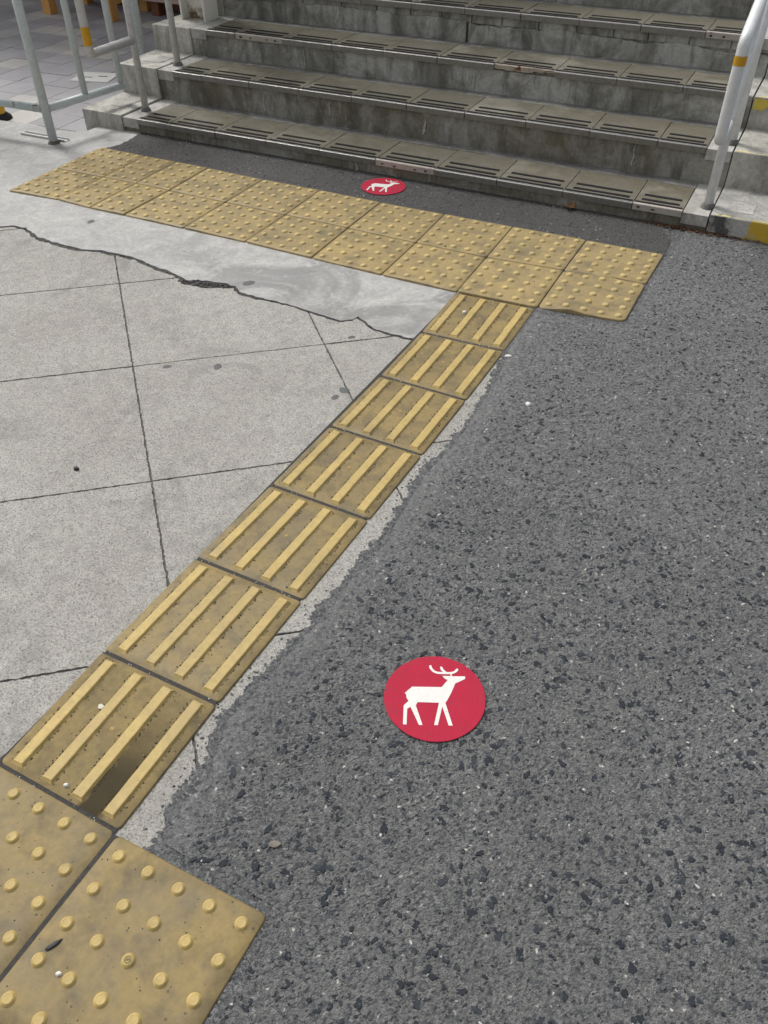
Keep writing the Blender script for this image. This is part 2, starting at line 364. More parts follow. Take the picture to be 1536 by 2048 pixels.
def m_column():
    k = NT('cream_steel_paint'); o = k.sepv(k.pos)
    c = k.mix(k.noise(20, 4), (0.60, 0.58, 0.50), (0.70, 0.68, 0.60))
    low = k.ramp(k.math('ADD', k.math('MULTIPLY', k.math('SUBTRACT', 0.45, o[2]), 7.0), k.math('MULTIPLY', k.math('SUBTRACT', k.noise(26, 5, 0.7), 0.5), 2.4)), [(0.25, 0), (0.75, 1)])
    k.col(k.mix(low, c, k.mix(k.noise(50, 4), (0.05, 0.03, 0.016), (0.26, 0.17, 0.09)))); k.rough(0.5); return k.m
COLW = m_column()
COLP = m_simple('cream_paint', (0.64, 0.62, 0.55), 0.5, 0.08, 14)
WOOD = None
def m_wood(name, a, b):
    k = NT(name); o = k.objco(); s_ = k.scale(o, (30, 30, 3)); c = k.mix(k.noise(1.6, 5, 0.6, vec=s_, dist=1.0), a, b); k.col(c); k.rough(0.5); return k.m
WOOD = m_wood('honey_pine', (0.46, 0.22, 0.06), (0.66, 0.36, 0.12)); WOOD_P = m_wood('pale_pink_board', (0.42, 0.30, 0.26), (0.55, 0.42, 0.37)); WOOD_D = m_wood('dark_red_wood', (0.14, 0.055, 0.025), (0.22, 0.09, 0.04))
BLACK = m_simple('black_fabric', (0.012, 0.012, 0.013), 0.8, 0.3, 20)
def m_paver():
    k = NT('granite_paver'); rn = k.rnd()
    c = k.ramp(rn, [(0.0, (0.25, 0.243, 0.256)), (0.45, (0.31, 0.304, 0.315)), (0.78, (0.28, 0.272, 0.286)), (0.84, (0.36, 0.345, 0.33)), (1.0, (0.43, 0.41, 0.38))])
    c = k.mix(1.0, c, k.ramp(k.noise(220, 3, 0.7), [(0.3, 0.78), (0.7, 1.2)]), 'MULTIPLY'); c = k.mix(1.0, c, k.ramp(k.noise(3, 5, 0.6), [(0.3, 0.86), (0.7, 1.1)]), 'MULTIPLY')
    k.col(c); k.rough(0.6); k.normal(k.bump(k.noise(200, 3), 0.001, 0.5)); return k.m
PAVER = m_paver()
COVER = m_simple('pale_cover', (0.52, 0.52, 0.50), 0.6, 0.12, 40, 0.001)
LEAF = m_simple('dry_leaf', (0.30, 0.16, 0.07), 0.7, 0.35, 90)
LITTER = m_simple('brown_litter', (0.12, 0.060, 0.030), 0.8, 0.6, 160)
GUM = m_simple('gum', (0.085, 0.088, 0.090), 0.7, 0.2, 50, 0.001)
GUM_W = m_simple('pale_gum', (0.50, 0.46, 0.38), 0.6, 0.2, 90)
STONE_D = m_simple('black_stone', (0.02, 0.022, 0.025), 0.6, 0.4, 90, 0.002)
STONE_W = m_simple('white_stone', (0.62, 0.60, 0.56), 0.7, 0.2, 90, 0.002)
CRUMB = m_simple('dirt_crumb', (0.035, 0.032, 0.028), 0.9, 0.5, 200)

# ------------------------------------------------------------------ ground
G = -0.004
me = pd('ground', [(-150, -150, -0.09), (150, -150, -0.09), (150, 150, -0.09), (-150, 150, -0.09)], [(0, 1, 2, 3)])
struct(link('ground', me, EARTH))

CRACK = [(-2.058,1.779),(-2.02,1.81),(-1.954,1.816),(-1.839,1.771),(-1.738,1.765),(-1.686,1.766),(-1.607,1.766),(-1.531,1.795),(-1.448,1.802),(-1.364,1.806),(-1.271,1.782),(-1.193,1.775),(-1.125,1.764),(-1.075,1.744),(-1.021,1.763),(-0.962,1.776),(-0.925,1.786),(-0.884,1.79),(-0.838,1.758),(-0.775,1.76),(-0.674,1.767),(-0.588,1.763),(-0.502,1.755),(-0.42,1.751),(-0.386,1.777),(-0.381,1.803),(-0.348,1.789),(-0.298,1.758),(-0.238,1.752),(-0.148,1.758)]
crack_lo = []; crack_hi = []
rr = random.Random(3)
CR = []
for x, y in rough_line(CRACK, 0.014, 0.0, 5):
    if not CR or x > CR[-1][0]+0.002: CR.append((x, y+rr.uniform(-.003, .003)))
for x, y in CR:
    wdt = 0.008 + 0.007*rr.random()
    if -1.10 < x < -0.885: wdt += 0.030*math.sin((x+1.10)/0.215*math.pi)
    if -1.9 < x < -1.15: wdt += 0.007*rr.random()
    if x > -0.75: wdt *= 0.62
    crack_lo.append((x, y-wdt*0.9+rr.uniform(-.0015, .0015))); crack_hi.append((x, y+wdt*0.35+rr.uniform(-.0012, .0012)))
slab_region = [(-6, -5), (0.26, -5), (0.26, 1.86)] + crack_lo[::-1] + [(-2.6, 1.80), (-6, 1.95)]
pave = struct(link('concrete_pavement', slab_mesh('concrete_pavement', [(-6, -5), (0.26, -5), (0.26, 1.9), (-6, 2.2)], -0.085, G-0.0045), SCORE))
P0 = Vector((-0.856, 1.203)); U = Vector((0.7635, 0.6458))*0.611; V = Vector((0.7125, -0.7016))*0.592
for i in range(-9, 6):
    for j in range(-7, 10):
        o_ = P0 + U*i + V*j; jt = 0.0028
        u1, v1 = U.normalized()*jt, V.normalized()*jt
        cell = [o_+u1+v1, o_+V-v1+u1, o_+U+V-u1-v1, o_+U-u1+v1]
        ctr = o_+U*0.5+V*0.5
        if ctr.x < -3.6 or ctr.y < -1.6: continue
        pl = clip(slab_region, [tuple(c_) for c_ in cell])
        if len(pl) < 3: continue
        fin = []
        for q in range(len(pl)):
            a, b = pl[q], pl[(q+1) % len(pl)]; L = math.hypot(b[0]-a[0], b[1]-a[1]); n = max(1, int(L/0.007))
            fin.append(a)
            if L > 0.05:
                for t in range(1, n): fin.append((a[0]+(b[0]-a[0])*t/n+rr.uniform(-.0017, .0017), a[1]+(b[1]-a[1])*t/n+rr.uniform(-.0017, .0017)))
        fin = dedupe(fin)
        if len(fin) < 3 or abs(area2(fin)) < 2e-3: continue
        link('slab', slab_mesh('slab', fin, -0.03, G-rr.uniform(0, 0.0012)), AGG, pave)
# tar crumbling out of the crack
rt = random.Random(12); tv = []; tf = []
def add_lump(vs_, fs_, x, y, z, r, rng, squash=0.6):
    b = len(vs_); 
    dirs = [(1,0,0),(0.3,0.95,0),(-0.8,0.6,0),(-0.8,-0.6,0),(0.3,-0.95,0)]
    a = rng.uniform(0, 6.28); ca, sa = math.cos(a), math.sin(a); ex = rng.uniform(0.7, 1.5)
    for dx, dy, dz in dirs:
        k_ = r*rng.uniform(0.7, 1.25); X, Y = dx*k_*ex, dy*k_; vs_.append((x+X*ca-Y*sa, y+X*sa+Y*ca, z))
    for dx, dy, dz in dirs:
        k_ = r*rng.uniform(0.35, 0.7); X, Y = dx*k_*ex, dy*k_; vs_.append((x+X*ca-Y*sa, y+X*sa+Y*ca, z+r*squash*rng.uniform(0.7, 1.2)))
    for k_ in range(5): fs_.append((b+k_, b+(k_+1) % 5, b+5+(k_+1) % 5, b+5+k_))
    fs_.append((b+5, b+6, b+7, b+8, b+9))
for (x, y), (x2, y2) in zip(crack_lo, crack_hi):
    big = -1.10 < x < -0.885
    for q in range(9 if big else 3):
        t = rt.random(); add_lump(tv, tf, x+rt.uniform(-.012, .012), y+(y2-y)*t, G-0.0040, rt.uniform(0.003, 0.007) if big else rt.uniform(0.0015, 0.004), rt, 0.8)
b0 = len(tv); nC = len(crack_lo)
tv += [(x, y-0.003, G-0.0036) for x, y in crack_lo]+[(x, y+0.003, G-0.0036) for x, y in crack_hi]
tf += [(b0+i, b0+i+1, b0+nC+i+1, b0+nC+i) for i in range(nC-1)]
stuff(tag(link('crack_filler', pd('crack_filler', tv, tf), TAR), 'crumbling black tar in the long crack across the concrete', 'crack filler'))

sv = []; sf = []; rz = random.Random(101)
for k_ in range(2600):
    x, y = rz.uniform(-2.3, -0.16), rz.uniform(-0.05, 1.74)
    if x < -0.2-1.15*y-0.3+0.0 and y < 1.2 and x < -1.6: continue
    big = rz.random() < 0.06
    add_lump(sv, sf, x, y, G-0.0016, rz.uniform(0.0014, 0.0030) if big else rz.uniform(0.0006, 0.0014), rz, 0.55)
stuff(tag(link('pit_marks', pd('pit_marks', sv, sf), m_simple('pit_dirt', (0.105, 0.10, 0.092), 0.9, 0.5, 90)), 'tiny dark pits and grains in the scored concrete slabs', 'pit marks'))
patch_poly = crack_hi + [(-0.13, 1.76), (-0.13, 2.3), (-2.25, 2.3), (-2.24, 3.03), (-2.588, 3.0), (-2.60, 2.87), (-2.66, 2.815), (-2.74, 2.785), (-2.83, 2.80), (-2.919, 2.818), (-3.139, 2.785), (-6, 2.95), (-6, 1.965), (-2.6, 1.815)]
PZ = G+0.0012
struct(link('concrete_apron', slab_mesh('concrete_apron', dedupe(patch_poly), -0.085, PZ), PATCH))

pv_ = []; pf_ = []; rk = random.Random(18)
for k_ in range(240):
    x, y = rk.gauss(-1.13, 0.085), rk.gauss(1.945, 0.045)
    if y < 1.83 or y > 2.07: continue
    add_lump(pv_, pf_, x, y, PZ-0.0004, rk.uniform(0.0008, 0.0042), rk, 0.12)
for k_ in range(60): add_lump(pv_, pf_, rk.uniform(-2.2, -0.2), rk.uniform(1.84, 2.06), PZ-0.0004, rk.uniform(0.0008, 0.0028), rk, 0.15)
stuff(tag(link('pock_marks', pd('pock_marks', pv_, pf_), m_simple('pock_dirt', (0.15, 0.148, 0.14), 0.9, 0.4, 90)), 'small dark pock marks in the pale concrete above the crack', 'pock marks'))
EDGE = [(0.45,-0.75),(0.30,-0.2),(0.20,-0.03),(0.207,0.017),(0.207,0.058),(0.194,0.095),(0.201,0.167),(0.179,0.227),(0.162,0.282),(0.169,0.339),(0.179,0.415),(0.178,0.473),(0.186,0.539),(0.191,0.614),(0.191,0.727),(0.202,0.826),(0.19,0.981),(0.175,1.153),(0.191,1.311),(0.178,1.554),(0.170,1.66),(0.150,1.80),(0.13,1.86)]
edge = []
ro = random.Random(9); drift = 0.0
for x, y in rough_line(EDGE, 0.004, 0.0, 9):        # ragged across the line only, so the outline never folds over itself
    drift = drift*0.90+ro.uniform(-0.0055, 0.0055); edge.append((x+drift+ro.uniform(-.003, .003), y))
AZ = G+0.0028
asph_poly = edge + [(0.10, 2.0), (0.05, 3.2), (9, 3.5), (9, -6), (0.45, -6)]
asphalt = struct(link('asphalt', slab_mesh('asphalt', dedupe(asph_poly), -0.08, AZ-0.0016), ASPHALT))
# the open-textured asphalt surface itself: every stone a little plateau with its own height and tilt
def relief(name, x0, x1, y0, y1, step, cell, seed):
    rng = np.random.default_rng(seed)
    nx, ny = int((x1-x0)/step)+1, int((y1-y0)/step)+1
    X, Y = np.meshgrid(x0+np.arange(nx)*step, y0+np.arange(ny)*step)
    X = X+rng.uniform(-.25, .25, X.shape)*step; Y = Y+rng.uniform(-.25, .25, Y.shape)*step
    cx, cy = int((x1-x0)/cell)+4, int((y1-y0)/cell)+4
    jx, jy = rng.uniform(0, 1, (cy, cx)), rng.uniform(0, 1, (cy, cx)); hh = rng.uniform(-1, 1, (cy, cx)); tx = rng.normal(0, 0.27, (cy, cx)); ty = rng.normal(0, 0.27, (cy, cx)); rv = rng.uniform(0, 1, (cy, cx)); ang = rng.uniform(0, math.pi, (cy, cx)); el = rng.uniform(0.5, 1.0, (cy, cx))
    gx = (X-x0)/cell+1.5; gy = (Y-y0)/cell+1.5; ix = np.floor(gx).astype(int); iy = np.floor(gy).astype(int)
    F1 = np.full(X.shape, 9.0); F2 = np.full(X.shape, 9.0); bx = np.zeros(X.shape, int); by = np.zeros(X.shape, int); ddx = np.zeros(X.shape); ddy = np.zeros(X.shape)
    for oy in (-1, 0, 1):
        for ox in (-1, 0, 1):
            qx = np.clip(ix+ox, 0, cx-1); qy = np.clip(iy+oy, 0, cy-1)
            dx = gx-(qx+jx[qy, qx]); dy = gy-(qy+jy[qy, qx]); a = ang[qy, qx]; u = dx*np.cos(a)+dy*np.sin(a); v = (-dx*np.sin(a)+dy*np.cos(a))/el[qy, qx]
            d = np.sqrt(u*u+v*v); near = d < F1
            F2 = np.where(near, F1, np.minimum(F2, d)); bx = np.where(near, qx, bx); by = np.where(near, qy, by); ddx = np.where(near, dx, ddx); ddy = np.where(near, dy, ddy); F1 = np.where(near, d, F1)
    groove = np.clip((F2-F1)/0.30, 0, 1)
    Z = 0.0007*hh[by, bx]+cell*(tx[by, bx]*ddx+ty[by, bx]*ddy)*0.8-0.0011*(1-groove)+rng.normal(0, 0.00026, X.shape)
    ex = np.interp(Y, [p[1] for p in EDGE], [p[0] for p in EDGE]); fade = np.clip((X-ex-0.006)/0.030, 0, 1)
    Z = Z*np.clip((X-ex)/0.10, 0.15, 1)+(-0.0030)*(1-fade)
    ok = (X > ex+0.008) & ~((X < 0.478) & (Y < 0.022)) & ~((Y > 2.105+0.145*(X-0.14)) & (X < 0.445)) & ((Y < 2.9) | (X > 0.45)) & (X*math.sin(-0.03)+Y*math.cos(0.03) < 3.035)
    st_ = rv[by, bx]
    idx = np.arange(nx*ny).reshape(ny, nx); q = ok[:-1, :-1] & ok[1:, :-1] & ok[:-1, 1:] & ok[1:, 1:]
    F = np.stack([idx[:-1, :-1][q], idx[:-1, 1:][q], idx[1:, 1:][q], idx[1:, :-1][q]], -1)
    used = np.unique(F); remap = np.full(nx*ny, -1); remap[used] = np.arange(len(used)); F = remap[F]
    co = np.stack([X.ravel()[used], Y.ravel()[used], AZ+Z.ravel()[used]], -1)
    me = bpy.data.meshes.new(name); me.vertices.add(len(co)); me.vertices.foreach_set('co', co.ravel()); me.loops.add(F.size); me.loops.foreach_set('vertex_index', F.ravel().astype(np.int32))
    me.polygons.add(len(F)); me.polygons.foreach_set('loop_start', np.arange(0, F.size, 4, dtype=np.int32)); me.update(calc_edges=True)
    at = me.attributes.new('stone', 'FLOAT', 'POINT'); at.data.foreach_set('value', st_.ravel()[used].astype(np.float32)); me.validate(); me.polygons.foreach_set('use_smooth', np.zeros(len(F), bool))
    stuff(link(name, me, RELIEF, asphalt))
relief('stone_surface', 0.15, 1.60, -0.60, 1.20, 0.0024, 0.0056, 1)
relief('stone_surface', 0.15, 1.75, 1.1995, 3.05, 0.0034, 0.0066, 2)
# small islands of asphalt binder left along the ragged edge
iv = []; ifc = []; ri = random.Random(21)
for k_ in range(420):
    x, y = edge[ri.randrange(len(edge))]
    if y < 0.0: continue
    add_lump(iv, ifc, x-abs(ri.gauss(0, 0.014))+0.003, y+ri.uniform(-.01, .01), G-0.0005, ri.uniform(0.0008, 0.0036), ri, 0.4)
stuff(link('asphalt_crumbs', pd('asphalt_crumbs', iv, ifc), ASPHALT, asphalt))
APZ = AZ+0.0014
RJ = rough_line([(0.425, 2.45), (0.434, 2.761), (0.420, 2.911), (0.36, 3.01), (0.33, 3.12)], 0.010, 0.003, 31)
LJ = rough_line([(-2.34, 3.06), (-2.318, 2.941), (-2.30, 2.85), (-2.292, 2.769), (-2.335, 2.685), (-2.34, 2.55)], 0.015, 0.004, 33)
asph_patch = struct(link('asphalt_patch', slab_mesh('asphalt_patch', dedupe(RJ + LJ), AZ-0.004, APZ), ASPHALT_FINE))
# broken edge of the patch: hairline cracks as tar lines sunk in the surface
def crack_strip(name, pts, w_, z, mat, seed, label=None, parent=None):
    P = rough_line(pts, 0.02, 0.005, seed); r_ = random.Random(seed); L_ = []; R_ = []
    for i, (x, y) in enumerate(P):
        a = P[max(0, i-1)]; b = P[min(len(P)-1, i+1)]; dx, dy = b[0]-a[0], b[1]-a[1]; n_ = math.hypot(dx, dy) or 1
        h = w_*(0.15 if i in (0, len(P)-1) else r_.uniform(0.35, 1.0)); L_.append((x-dy/n_*h, y+dx/n_*h)); R_.append((x+dy/n_*h, y-dx/n_*h))
    n = len(P); v = [(x, y, z) for x, y in L_]+[(x, y, z) for x, y in R_]
    return link(name, pd(name, v, [(i, i+n, i+n+1, i+1) for i in range(n-1)]), mat, parent)
crack_strip('crack', [(-1.86, 2.71), (-1.83, 2.80), (-1.80, 2.86), (-1.71, 2.99)], 0.006, APZ+0.0008, TAR, 41, parent=asph_patch)
crack_strip('crack', [(-1.16, 2.725), (-1.06, 2.79), (-1.01, 2.84), (-0.98, 2.92), (-0.93, 2.97)], 0.005, APZ+0.0008, TAR, 42, parent=asph_patch)
crack_strip('crack', [(-0.74, 2.83), (-0.60, 2.87), (-0.45, 2.86)], 0.002, APZ+0.0008, TAR, 43, parent=asph_patch)

# stone chips bedded in the asphalt
def chips():
    r = random.Random(77); v = []; f = []; mi = []
    def chip(x, y, z, s, el, rise, m):
        n = r.choice((5, 6, 6, 7)); b = len(v); a0 = r.uniform(0, 6.28); ca, sa = math.cos(a0), math.sin(a0)
        ang = sorted(r.uniform(-0.28, 0.28)+2*math.pi*k/n for k in range(n)); rad = [s*r.uniform(0.75, 1.15) for _ in range(n)]
        tx, ty = r.uniform(-0.10, 0.10), r.uniform(-0.10, 0.10)
        for sc, zz in ((1.0, -0.0012), (0.72, rise)):
            for a, q in zip(ang, rad):
                X, Y = math.cos(a)*q*el*sc, math.sin(a)*q*sc; X, Y = X*ca-Y*sa, X*sa+Y*ca
                v.append((x+X, y+Y, z+zz+(X*tx+Y*ty if sc < 1 else 0)))
        for k in range(n): f.append((b+k, b+(k+1) % n, b+n+(k+1) % n, b+n+k)); mi.append(m)
        f.append(tuple(range(b+n, b+2*n))); mi.append(m)
    def scatter(n, x0, x1, y0, y1, lo, hi, power):
        for _ in range(n):
            x, y = r.uniform(x0, x1), r.uniform(y0, y1)
            if y < 2.2 and x < 0.235+0.05*r.random(): continue
            if y > 2.1 and x < 0.50: continue
            if x < 0.475 and y < 0.015: continue
            s = lo+(hi-lo)*r.random()**power
            t = r.random(); m = 0 if t < 0.60 else 1 if t < 0.93 else 3
            if m == 3: s = min(s*0.7, 0.0034)
            chip(x, y, AZ, s, r.uniform(1.0, 2.1), r.uniform(0.0002, 0.0008), m)
    scatter(7000, 0.15, 1.7, -0.7, 1.1, 0.0016, 0.0085, 2.7)
    scatter(3800, 0.15, 1.7, 1.1, 3.03, 0.0020, 0.0075, 2.4)
    for _ in range(2600):      # grit in the finer patch by the steps
        x, y = r.uniform(-2.3, 0.42), r.uniform(2.72, 3.03); t = r.random()
        chip(x, y, APZ, r.uniform(0.0012, 0.0042), r.uniform(1, 1.6), r.uniform(0.0004, 0.0018), 0 if t < 0.3 else 1 if t < 0.5 else 2 if t < 0.955 else 3)
    me = pd('stone_chips', v, f); [me.materials.append(m) for m in CHIPS]
    me.polygons.foreach_set('material_index', mi); me.update()
    return me
stuff(tag(link('stone_chips', chips()), 'angular dark and pale stone chips bedded in the asphalt', 'gravel'))

# ------------------------------------------------------------------ tactile tiles
def arc_outline(ix, iy, rx, ry, ne=9):
    """rounded unit square outline, inset by ix, iy (fractions), counter-clockwise"""
    o = []
    cs = [(1-ix-rx, iy+ry, -90), (1-ix-rx, 1-iy-ry, 0), (ix+rx, 1-iy-ry, 90), (ix+rx, iy+ry, 180)]
    for q, (cx, cy, a0) in enumerate(cs):
        pts = [(cx+rx*math.cos(math.radians(a0+90*k/5)), cy+ry*math.sin(math.radians(a0+90*k/5))) for k in range(6)]
        o += pts
        nx = cs[(q+1) % 4]; a1 = math.radians(nx[2]); e = (nx[0]+rx*math.cos(a1), nx[1]+ry*math.sin(a1)); s_ = pts[-1]
        for k in range(1, ne): o.append((s_[0]+(e[0]-s_[0])*k/ne, s_[1]+(e[1]-s_[1])*k/ne))
    return o
def tile(name, bl, br, tr, tl, mat, inx, iny, rad, wave=None, zb=None, edge_noise=0.0):
    W = (math.dist(bl, br)+math.dist(tl, tr))/2; H = (math.dist(bl, tl)+math.dist(br, tr))/2
    bil = lambda u, v_: ((bl[0]*(1-u)+br[0]*u)*(1-v_)+(tl[0]*(1-u)+tr[0]*u)*v_, (bl[1]*(1-u)+br[1]*u)*(1-v_)+(tl[1]*(1-u)+tr[1]*u)*v_)
    c0 = bil(0.5, 0.5); rot = math.atan2(br[1]+tr[1]-bl[1]-tl[1], br[0]+tr[0]-bl[0]-tl[0]); cr, sr = math.cos(-rot), math.sin(-rot)
    loc = lambda u, v_: ((bil(u, v_)[0]-c0[0])*cr-(bil(u, v_)[1]-c0[1])*sr, (bil(u, v_)[0]-c0[0])*sr+(bil(u, v_)[1]-c0[1])*cr)
    ol = arc_outline(inx/W, iny/H, rad/W, rad/H); n = len(ol)
    wv = wave or (lambda u, v_: 0.0)
    rng = random.Random(hash((round(bl[0], 3), round(bl[1], 3))) & 0xffff)
    verts = []; faces = []
    for sc, dz in ((1.0, None), (1.0, -0.0016), (1-0.0026/max(W, H)*2, 0.0), (0.8, 0.0), (0.55, 0), (0.3, 0)):
        for (u, v_) in ol:
            uu, vv = 0.5+(u-0.5)*sc, 0.5+(v_-0.5)*sc; x, y = loc(uu, vv)
            if dz is None: verts.append((x, y, G-0.012))
            else: verts.append((x, y, dz+wv(uu, vv)))
    for k in range(5):
        for i in range(n): faces.append((k*n+i, k*n+(i+1) % n, (k+1)*n+(i+1) % n, (k+1)*n+i))
    verts.append((*loc(0.5, 0.5), wv(0.5, 0.5)))
    for i in range(n): faces.append((5*n+i, 5*n+(i+1) % n, 6*n))
    me = pd(name, verts, faces, True)
    o = link(name, me, mat, loc=(c0[0], c0[1], 0.0), rot=(0, 0, rot))
    return o, loc, wv, W, H
def lathe(name, prof, n=20):
    v = []; f = []
    for r_, z in prof:
        for k in range(n): v.append((r_*math.cos(2*math.pi*k/n), r_*math.sin(2*math.pi*k/n), z))
    m = len(prof)
    for i in range(m-1):
        for k in range(n): f.append((i*n+k, i*n+(k+1) % n, (i+1)*n+(k+1) % n, (i+1)*n+k))
    f.append(tuple(range((m-1)*n, m*n)))
    return pd(name, v, f, True)
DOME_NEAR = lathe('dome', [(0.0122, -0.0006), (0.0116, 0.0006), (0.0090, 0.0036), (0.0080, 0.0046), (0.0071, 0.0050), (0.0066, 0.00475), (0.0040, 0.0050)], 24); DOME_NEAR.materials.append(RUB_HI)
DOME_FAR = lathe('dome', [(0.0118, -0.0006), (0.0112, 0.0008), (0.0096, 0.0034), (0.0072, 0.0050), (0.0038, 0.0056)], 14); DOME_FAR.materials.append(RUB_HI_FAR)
def bar_mesh(L, seed):
    r_ = random.Random(seed); v = []; f = []; n = 14
    for k in range(n+1):
        y = -L/2+L*k/n
        e = 0.0 if 0 < k < n else 1.0
        wb = 0.0142+r_.uniform(-.0004, .0004); wt = 0.0100+r_.uniform(-.0004, .0004); zt = 0.0054+r_.uniform(-.0002, .0002)
        yt = y-(0.0055 if k == n else -0.0055 if k == 0 else 0)
        v += [(-wb, y, -0.0006), (-wt-0.0006, yt, zt-0.0007), (-wt+0.0008, yt, zt), (wt-0.0008, yt, zt), (wt+0.0006, yt, zt-0.0007), (wb, y, -0.0006)]
    for k in range(n):
        for q in range(5): f.append((k*6+q, k*6+q+1, k*6+7+q, k*6+6+q))
    f.append((0, 1, 2, 3, 4, 5)[::-1]); f.append(tuple(n*6+q for q in range(6)))
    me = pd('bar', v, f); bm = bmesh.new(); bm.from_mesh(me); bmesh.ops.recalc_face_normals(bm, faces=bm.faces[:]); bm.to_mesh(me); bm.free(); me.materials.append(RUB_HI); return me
BARS = [bar_mesh(0.274, s_) for s_ in range(4)]
def emblem_mesh(R, ww):
    bm = bmesh.new(); n = 20
    for a0 in range(n):
        a, b = 2*math.pi*a0/n, 2*math.pi*(a0+1)/n
        q = [bm.verts.new((math.cos(t)*r_, math.sin(t)*r_, 0)) for t, r_ in ((a, R), (b, R), (b, R-ww), (a, R-ww))]; bm.faces.new(q)
    zz = [(-0.62, -0.30), (-0.22, 0.42), (0.05, -0.32), (0.30, 0.42), (0.62, -0.30)]
    for (x0, y0), (x1, y1) in zip(zz, zz[1:]):
        d = Vector((x1-x0, y1-y0)).normalized(); nx, ny = -d.y*ww*0.5, d.x*ww*0.5
        q = [bm.verts.new((x*R+sx*nx, y*R+sx*ny, 0.00005)) for x, y, sx in ((x0, y0, 1), (x1, y1, 1), (x1, y1, -1), (x0, y0, -1))]; bm.faces.new(q)
    me = bpy.data.meshes.new('emblem'); bm.to_mesh(me); bm.free(); return me
EMB_A = emblem_mesh(0.0042, 0.0009); EMB_A.materials.append(EMB_HI); EMB_B = emblem_mesh(0.0056, 0.0013); EMB_B.materials.append(EMB)

BR = [(0.147,0.002),(0.143,0.301),(0.146,0.614),(0.15,0.918),(0.152,1.214),(0.152,1.511),(0.149,1.822),(0.140,2.134)]
BL = [(-0.146,0.000),(-0.155,0.296),(-0.152,0.611),(-0.144,0.918),(-0.14,1.213),(-0.137,1.51),(-0.141,1.806),(-0.154,2.115)]
ORD = ['first', 'second', 'third', 'fourth', 'fifth', 'sixth', 'seventh', 'eighth', 'ninth', 'tenth']
crumb_v = []; crumb_f = []; rc = random.Random(55)
for i in range(7):
    lab = ('yellow four-bar tactile tile with a dark wet stain, nearest the two studded tiles' if i == 0 else
           'yellow four-bar tactile tile touching the long studded strip by the stairs' if i == 6 else
           'yellow four-bar tactile tile, %s in the line counted from the near end' % ORD[i])
    o, loc, wv, W, H = tile('bar_tile', BL[i], BR[i], BR[i+1], BL[i+1], RUB_STAIN if i == 0 else RUB, 0.0012, 0.0030, 0.009)
    tag(o, lab, 'tactile tile', 'bar tiles in the guiding line')
    for k in range(4):
        x, y = loc(0.5+(-1.5+k)*0.0745/W, 0.5)
        top = loc(0.5+(-1.5+k)*0.0745/W, 0.97); bot = loc(0.5+(-1.5+k)*0.0745/W, 0.03)
        a = math.atan2(top[0]-bot[0], top[1]-bot[1])
        b = link('bar', BARS[(i+k) % 4], None, o, (x, y, 0), (0, 0, -a)); b.scale = (1, math.dist(top, bot)/0.274*0.972, 1)
        for q in range(95):
            t = rc.uniform(-0.48, 0.48); sd2 = rc.choice((-1, 1)); off = 0.0152+abs(rc.gauss(0, 0.0022))
            p = o.matrix_basis @ Vector((x+sd2*off+math.sin(a)*t*0.285, y+t*0.285*math.cos(a), 0)); add_lump(crumb_v, crumb_f, p.x, p.y, 0.0, rc.uniform(0.0005, 0.0017)*(1.35 if rc.random() < 0.12 else 1), rc, 1.0)
    link('emblem', EMB_A, None, o, (*loc(0.49, 0.53), 0.0006), (0, 0, 0.3))
    for q in range(26):
        p = o.matrix_basis @ Vector((*loc(rc.random()*0.96+0.02, rc.random()*0.96+0.02), 0)); add_lump(crumb_v, crumb_f, p.x, p.y, 0.0, rc.uniform(0.0005, 0.0017), rc, 0.8)
# the two near studded tiles
NEAR = [((-0.163, -0.306), (0.1462, -0.308), (0.1448, 0.001), (-0.162, -0.001), 'yellow studded tactile tile cut by the left edge of the picture'),
        ((0.1490, -0.312), (0.4655, -0.306), (0.4615, 0.0085), (0.1480, -0.001), 'yellow studded tactile tile in front with a maker mark on one stud')]
for q, (a, b, c_, d, lab) in enumerate(NEAR):
    o, loc, wv, W, H = tile('studded_tile', a, b, c_, d, RUB, 0.0014, 0.0014, 0.010)
    tag(o, lab, 'tactile tile', 'near studded tiles')
    for i in range(5):
        for j in range(5):
            dm = link('dome', DOME_NEAR, None, o, (*loc(0.1+0.2*i, 0.1+0.2*j), 0)); dm.scale = (1.02, 1.02, 1)
            if q == 1 and (i, j) == (2, 2): link('emblem', EMB_B, None, dm, (0, 0, 0.0054), (0, 0, 0.5))
    for k in range(70):
        p = o.matrix_basis @ Vector((*loc(rc.random()*0.96+0.02, rc.random()*0.96+0.02), 0)); add_lump(crumb_v, crumb_f, p.x, p.y, 0.0, rc.uniform(0.0004, 0.0014), rc, 0.7)
